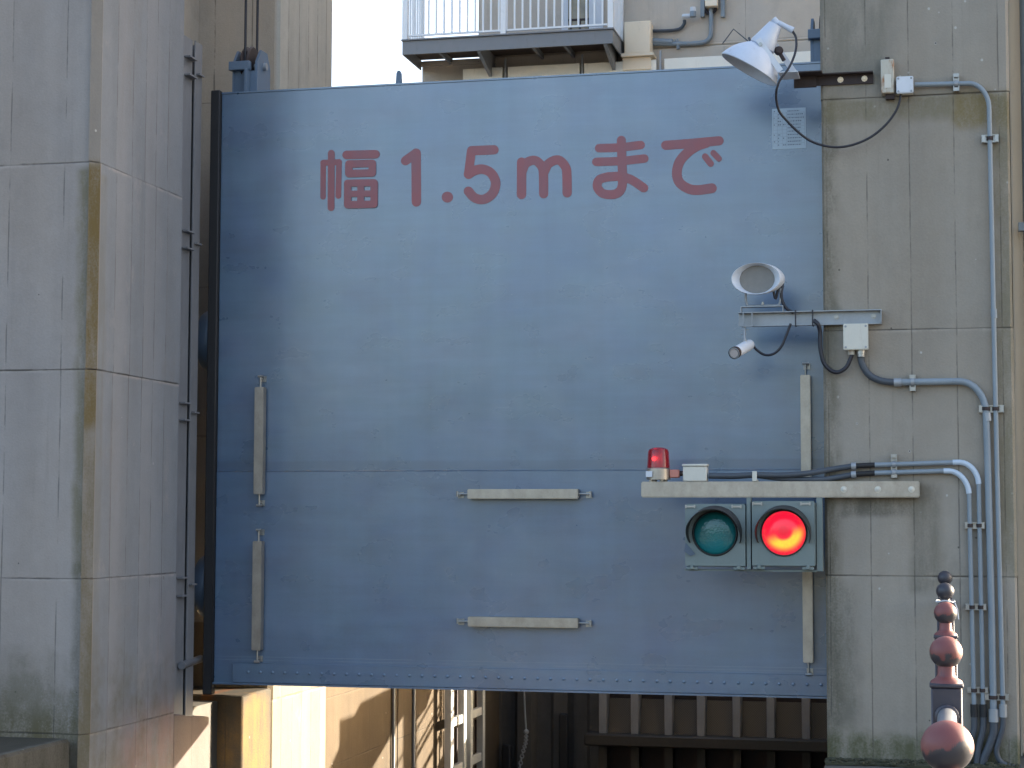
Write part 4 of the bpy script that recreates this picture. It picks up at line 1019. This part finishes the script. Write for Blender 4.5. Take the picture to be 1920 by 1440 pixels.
# balcony
fl, fr_ = P(751, 82, Y=YBF), P(1146, 50, Y=YBF); zb0 = P(950, 92, Y=YBF).z; zt0 = P(950, 66, Y=YBF).z
slab = MB().box(fl.x, fr_.x, YBF, YBF + .02, zb0, zt0, .004).box(fl.x - .012, fr_.x + .012, YBF - .03, YW - .004, zt0 + .001, zt0 + .022).box(fl.x, fl.x + .02, YBF + .021, YW - .004, zb0, zt0).box(fr_.x - .02, fr_.x, YBF + .021, YW - .004, zb0, zt0).build('balcony_slab', m_grey, t)
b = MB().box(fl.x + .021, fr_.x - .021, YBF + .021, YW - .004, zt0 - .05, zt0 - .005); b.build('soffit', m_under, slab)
for fx in (.36, .955):
    b = MB(); x = fl.x + (fr_.x - fl.x) * fx; b.prism([(YBF + .03, zt0 - .06), (YBF + .03, zb0 - .02), (YW - .006, zb0 - .28), (YW - .006, zt0 - .06)], x, x + .05, 'x'); b.build('bracket', m_grey, slab)
for fx in (.15, .6, .75):
    x = fl.x + (fr_.x - fl.x) * fx; MB().box(x, x + .04, YBF + .03, YW - .006, zt0 - .14, zt0 - .055).build('joist', m_grey, slab)
b = MB(); hr = zt0 + .10; ht = zt0 + 1.15
def bar(x, y, w=.018, z0=None): b.box(x - w, x + w, y - w, y + w, z0 or hr, ht)
x = fl.x + .06
nb = 26
for i in range(1, nb): bar(fl.x + .04 + (fr_.x - fl.x - .08) * i / nb, YBF + .03, .013)
for fx in (.012, .485, .988): bar(fl.x + (fr_.x - fl.x) * fx, YBF + .03, .04, zt0 + .023)
b.box(fl.x + .09, fr_.x - .09, YBF + .015, YBF + .045, hr - .03, hr - .002)
b.box(fl.x + .0, fr_.x, YBF - .01, YBF + .07, ht + .001, ht + .06)
for xs_ in (fl.x + .04, fr_.x - .04):
    for j in range(1, 7): bar(xs_, YBF + .03 + j * (YW - YBF - .08) / 7, .013)
    b.box(xs_ - .015, xs_ + .015, YBF + .08, YW - .01, hr - .03, hr - .002)
    bar(xs_, YW - .06, .035, zt0 + .023)
b.build('balcony_railing', m_bright, slab)
# door
x0, x1 = P(1050, 20, Y=YW).x, P(1128, 20, Y=YW).x
dr = MB().box(x0, x0 + .10, YW - .03, YW - .002, zt0 + .03, 11.2).box(x1 - .22, x1, YW - .03, YW - .002, zt0 + .03, 11.2).box(x0 + .102, x1 - .222, YW - .028, YW - .002, zt0 + .03, zt0 + .12).build('door', m_white, t)
MB().box(x0 + .102, x1 - .222, YW - .015, YW - .003, zt0 + .122, 11.2).build('pane', m_pane, dr)
b = MB()
for fx in (.2, .42, .64): b.box(x0 + (x1 - x0) * fx, x0 + (x1 - x0) * fx + .03, YW - .022, YW - .016, zt0 + .122, zt0 + .42)
b.box(x0 + .102, x1 - .222, YW - .022, YW - .0165, zt0 + .425, zt0 + .46); b.build('inner_rail', m_rust, dr)
# pale parapet panels on the ledge
zpt = P(1000, 124, Y=27.4).z
xs_ = [P(px, 130, Y=27.4).x for px in (866, 940, 950, 1085, 1093, 1228, 1243, 1380, 1392, 1640)]
for i in range(0, 10, 2): MB().box(xs_[i], xs_[i + 1], 27.36, 27.44, zpt - 1.0, zpt + random.uniform(-.01, .01), .006).build('parapet_panel', m_panel, t)
for i in range(1, 9, 2):
    xm = (xs_[i] + xs_[i + 1]) / 2; MB().box(xm - .014, xm + .014, 27.38, 27.41, zpt - 1.0, zpt + .14).build('parapet_post', m_galv, t)
MB().box(XW0 - .01, 2.2, 27.3, YW - .003, zpt - 1.15, zpt - 1.005).build('ledge', m_build, t)
MB().box(XW0 - .008, XU0 + .3, YW - .04, YW - .004, ZL - .10, ZL - .02).build('moulding', m_build, t)
# electrical cabinet on the house wall
a, b2 = P(1167, 40, Y=27.3), P(1216.5, 97, Y=27.3)
t = thing('electrical_cabinet', 'beige electrical cabinet on the house wall right of the balcony', 'cabinet', ((a.x + b2.x) / 2, 27.45, b2.z))
MB().box(a.x, b2.x, 27.3, YW - .003, b2.z, a.z, .008).build('cabinet_body', m_beige, t)
MB().box(a.x - .04, b2.x + .05, 27.25, YW - .003, b2.z - .05, b2.z - .004).box(a.x - .03, b2.x + .0, 27.33, YW - .003, b2.z - .24, b2.z - .055).build('shelf_bracket', m_beige, t)
MB().box(a.x + .01, b2.x - .01, 27.292, 27.2995, b2.z + .01, a.z - .01, .002).build('door', m_beige, t)
q = lambda px, py, Y=27.55: P(px, py, Y=Y)
solo('conduit', MB().tube([q(1217, 80), q(1255, 81), q(1300, 79.5), q(1318, 77), q(1328, 68), q(1330, 50), q(1330, 20), q(1330, -20)], .036, 10, 4).tube([q(1217, 76), q(1258, 78)], .05, 10).tube([q(1265, 72), q(1269, 90)], .03, 6), m_conduit, 'grey conduit bending up from the beige cabinet on the house wall', 'conduit', q(1300, 80), 'conduits on the control house')
solo('conduit', MB().tube([q(1217, 57), q(1250, 56), q(1270, 53), q(1279, 44), q(1280, 36)], .026, 8, 4), m_flex, 'short dark cable curving from the cabinet to the wall spot lamp', 'conduit', q(1250, 56), 'conduits on the control house')
t = thing('spot_lamp', 'tiny white and grey wall lamp left of the meter box on the house', 'lamp', q(1285, 30, 27.45))
MB().tube([q(1277, 29, 27.5), q(1292, 28, 27.45)], .035, 10).build('arm', m_white, t); MB().tube([q(1296, 30, 27.4), q(1296, 20, 27.4)], .05, 12).build('lamp_base', m_conduit, t); MB().tube([q(1296, 20, 27.4), q(1296, 12, 27.4)], .046, 12).build('lamp_cap', m_white, t)
t = thing('meter_box', 'small meter box between steel channels high on the house wall', 'meter', q(1330, 8))
a, b2 = q(1318, -30, 27.4), q(1341, 8, 27.4); MB().box(a.x, b2.x, 27.4, YW - .003, b2.z, a.z).build('box_body', m_beige, t)
for px in (1314, 1352): p = q(px, 30); MB().box(p.x - .03, p.x + .03, 27.52, YW - .003, p.z, p.z + 1.2).build('channel', m_conduit, t)
MB().tube([q(1318, 0), q(1318, 15), q(1327, 24), q(1337, 18), q(1338, 10)], .025, 8, 4).build('cable_loop', m_cable, t)

# neighbour building behind the right pier edge
t = thing('side_building', 'pale beige building just visible past the right edge of the pier', 'building', (3, 15.5, GROUND))
m_pale = paint('pale_beige_wall', (.66, .58, .46), .7, .08, 0, 2, .1)
MB().box(.482, 5.2, 13.7, 17.3, GROUND, 11, .02).build('wall', m_pale, t)
MB().box(.50, .512, 13.66, 13.697, GROUND, 11).build('corner_trim', m_pale, t)
xp = P(1909, 100, Y=13.6).x
solo('downpipe', MB().tube([(xp + .05, 13.6, GROUND), (xp + .05, 13.6, 11)], .048, 16).box(xp - .03, xp + .11, 13.57, 13.65, P(1914, 440, Y=13.9).z, P(1914, 425, Y=13.9).z), m_conduit, 'blue grey downpipe on the beige building at the right picture edge', 'pipe', (xp, 13.6, GROUND))

# ------------------------------------------------------------------ unseen casters added behind gate and pier to shade canal wall and far pier
t = thing('shade_block', 'unseen block on columns added to shade the far pier', 'building', (2.6, 22, GROUND))  # added out of view to keep sun off the upper far pier
MB().box(.9, 4.3, 17.32, 27.0, 3.15, 12, .02).build('shade_volume', m_build, t)
for x, y in ((1.1, 26.6), (4.0, 26.6), (4.0, 19.0)): MB().box(x - .16, x + .16, y - .16, y + .16, GROUND, 3.148).build('column', m_build, t)
t = thing('shadow_caster', 'unseen steel board added behind the gate to cast the canal wall shadow', 'shadow_caster', (-2.3, 21.5, GROUND))  # added out of view, its outline cut to the shadow on the canal wall
MB().prism([(1.1, .84), (.55, .94), (.165, .99), (.165, 1.25), (-.52, 1.06), (-.80, 1.09), (-1.65, .89), (-2.47, .70), (-5.7, .60), (-5.7, .42), (-2.78, .41), (-2.1, .37), (-1.1, .385), (-.27, .33), (1.1, .33)], 21.46, 21.56, 'y').build('shadow_board', m_galv, t)
MB().box(-5.7, 1.1, 21.565, 21.9, .40, .44).build('shadow_slab', m_galv, t)
MB().prism([(-1.9, .80), (-3.2, .40), (-2.7, .28), (-2.2, .33), (-1.54, .36), (-1.9, .55)], 22.48, 22.52, 'y').build('shadow_plate', m_galv, t)  # plate added to throw a dark blob on the canal wall
for x in (.5, 1.0): MB().box(x - .04, x + .04, 21.6, 21.7, GROUND, .398).build('post', m_galv, t)
t = thing('shadow_pipes', 'unseen thin pipes added behind the gate to cast stripe shadows', 'pipes', (-2, 23.2, GROUND))  # pipes added out of view to throw thin shadow stripes
for z, r in ((.29, .022), (.20, .03), (-.08, .035), (.50, .02)): MB().tube([(-2.7, 23.2, z), (1.6, 23.2, z)], r, 10).build('pipe', m_pipe, t)
for x in (-2.6, 1.5): MB().box(x - .04, x + .04, 23.24, 23.3, -.2, .55).build('post', m_galv, t)
# unseen dark trees added behind the viewer to darken the gate's reflection
bm = bmesh.new(); rnd = random.Random(11)
for i in range(150):
    x = -110 + 220 * i / 149 + rnd.uniform(-2, 2); h = rnd.uniform(5, 9.5)
    for j in range(4):
        m4 = Matrix.Translation((x + rnd.uniform(-1.5, 1.5), -75 + rnd.uniform(-4, 4), h * (.25 + .2 * j))) @ Matrix.Diagonal((rnd.uniform(1.4, 2.8), rnd.uniform(1.4, 2.4), h * .2, 1))
        bmesh.ops.create_icosphere(bm, subdivisions=2, radius=1, matrix=m4)
for v in bm.verts: v.co += Vector((rnd.uniform(-.3, .3), rnd.uniform(-.3, .3), rnd.uniform(-.3, .3)))
structure('reflection_woods', MB().addbm(bm), paint('woods_foliage', (.04, .055, .025), .8, .4), 'stuff')
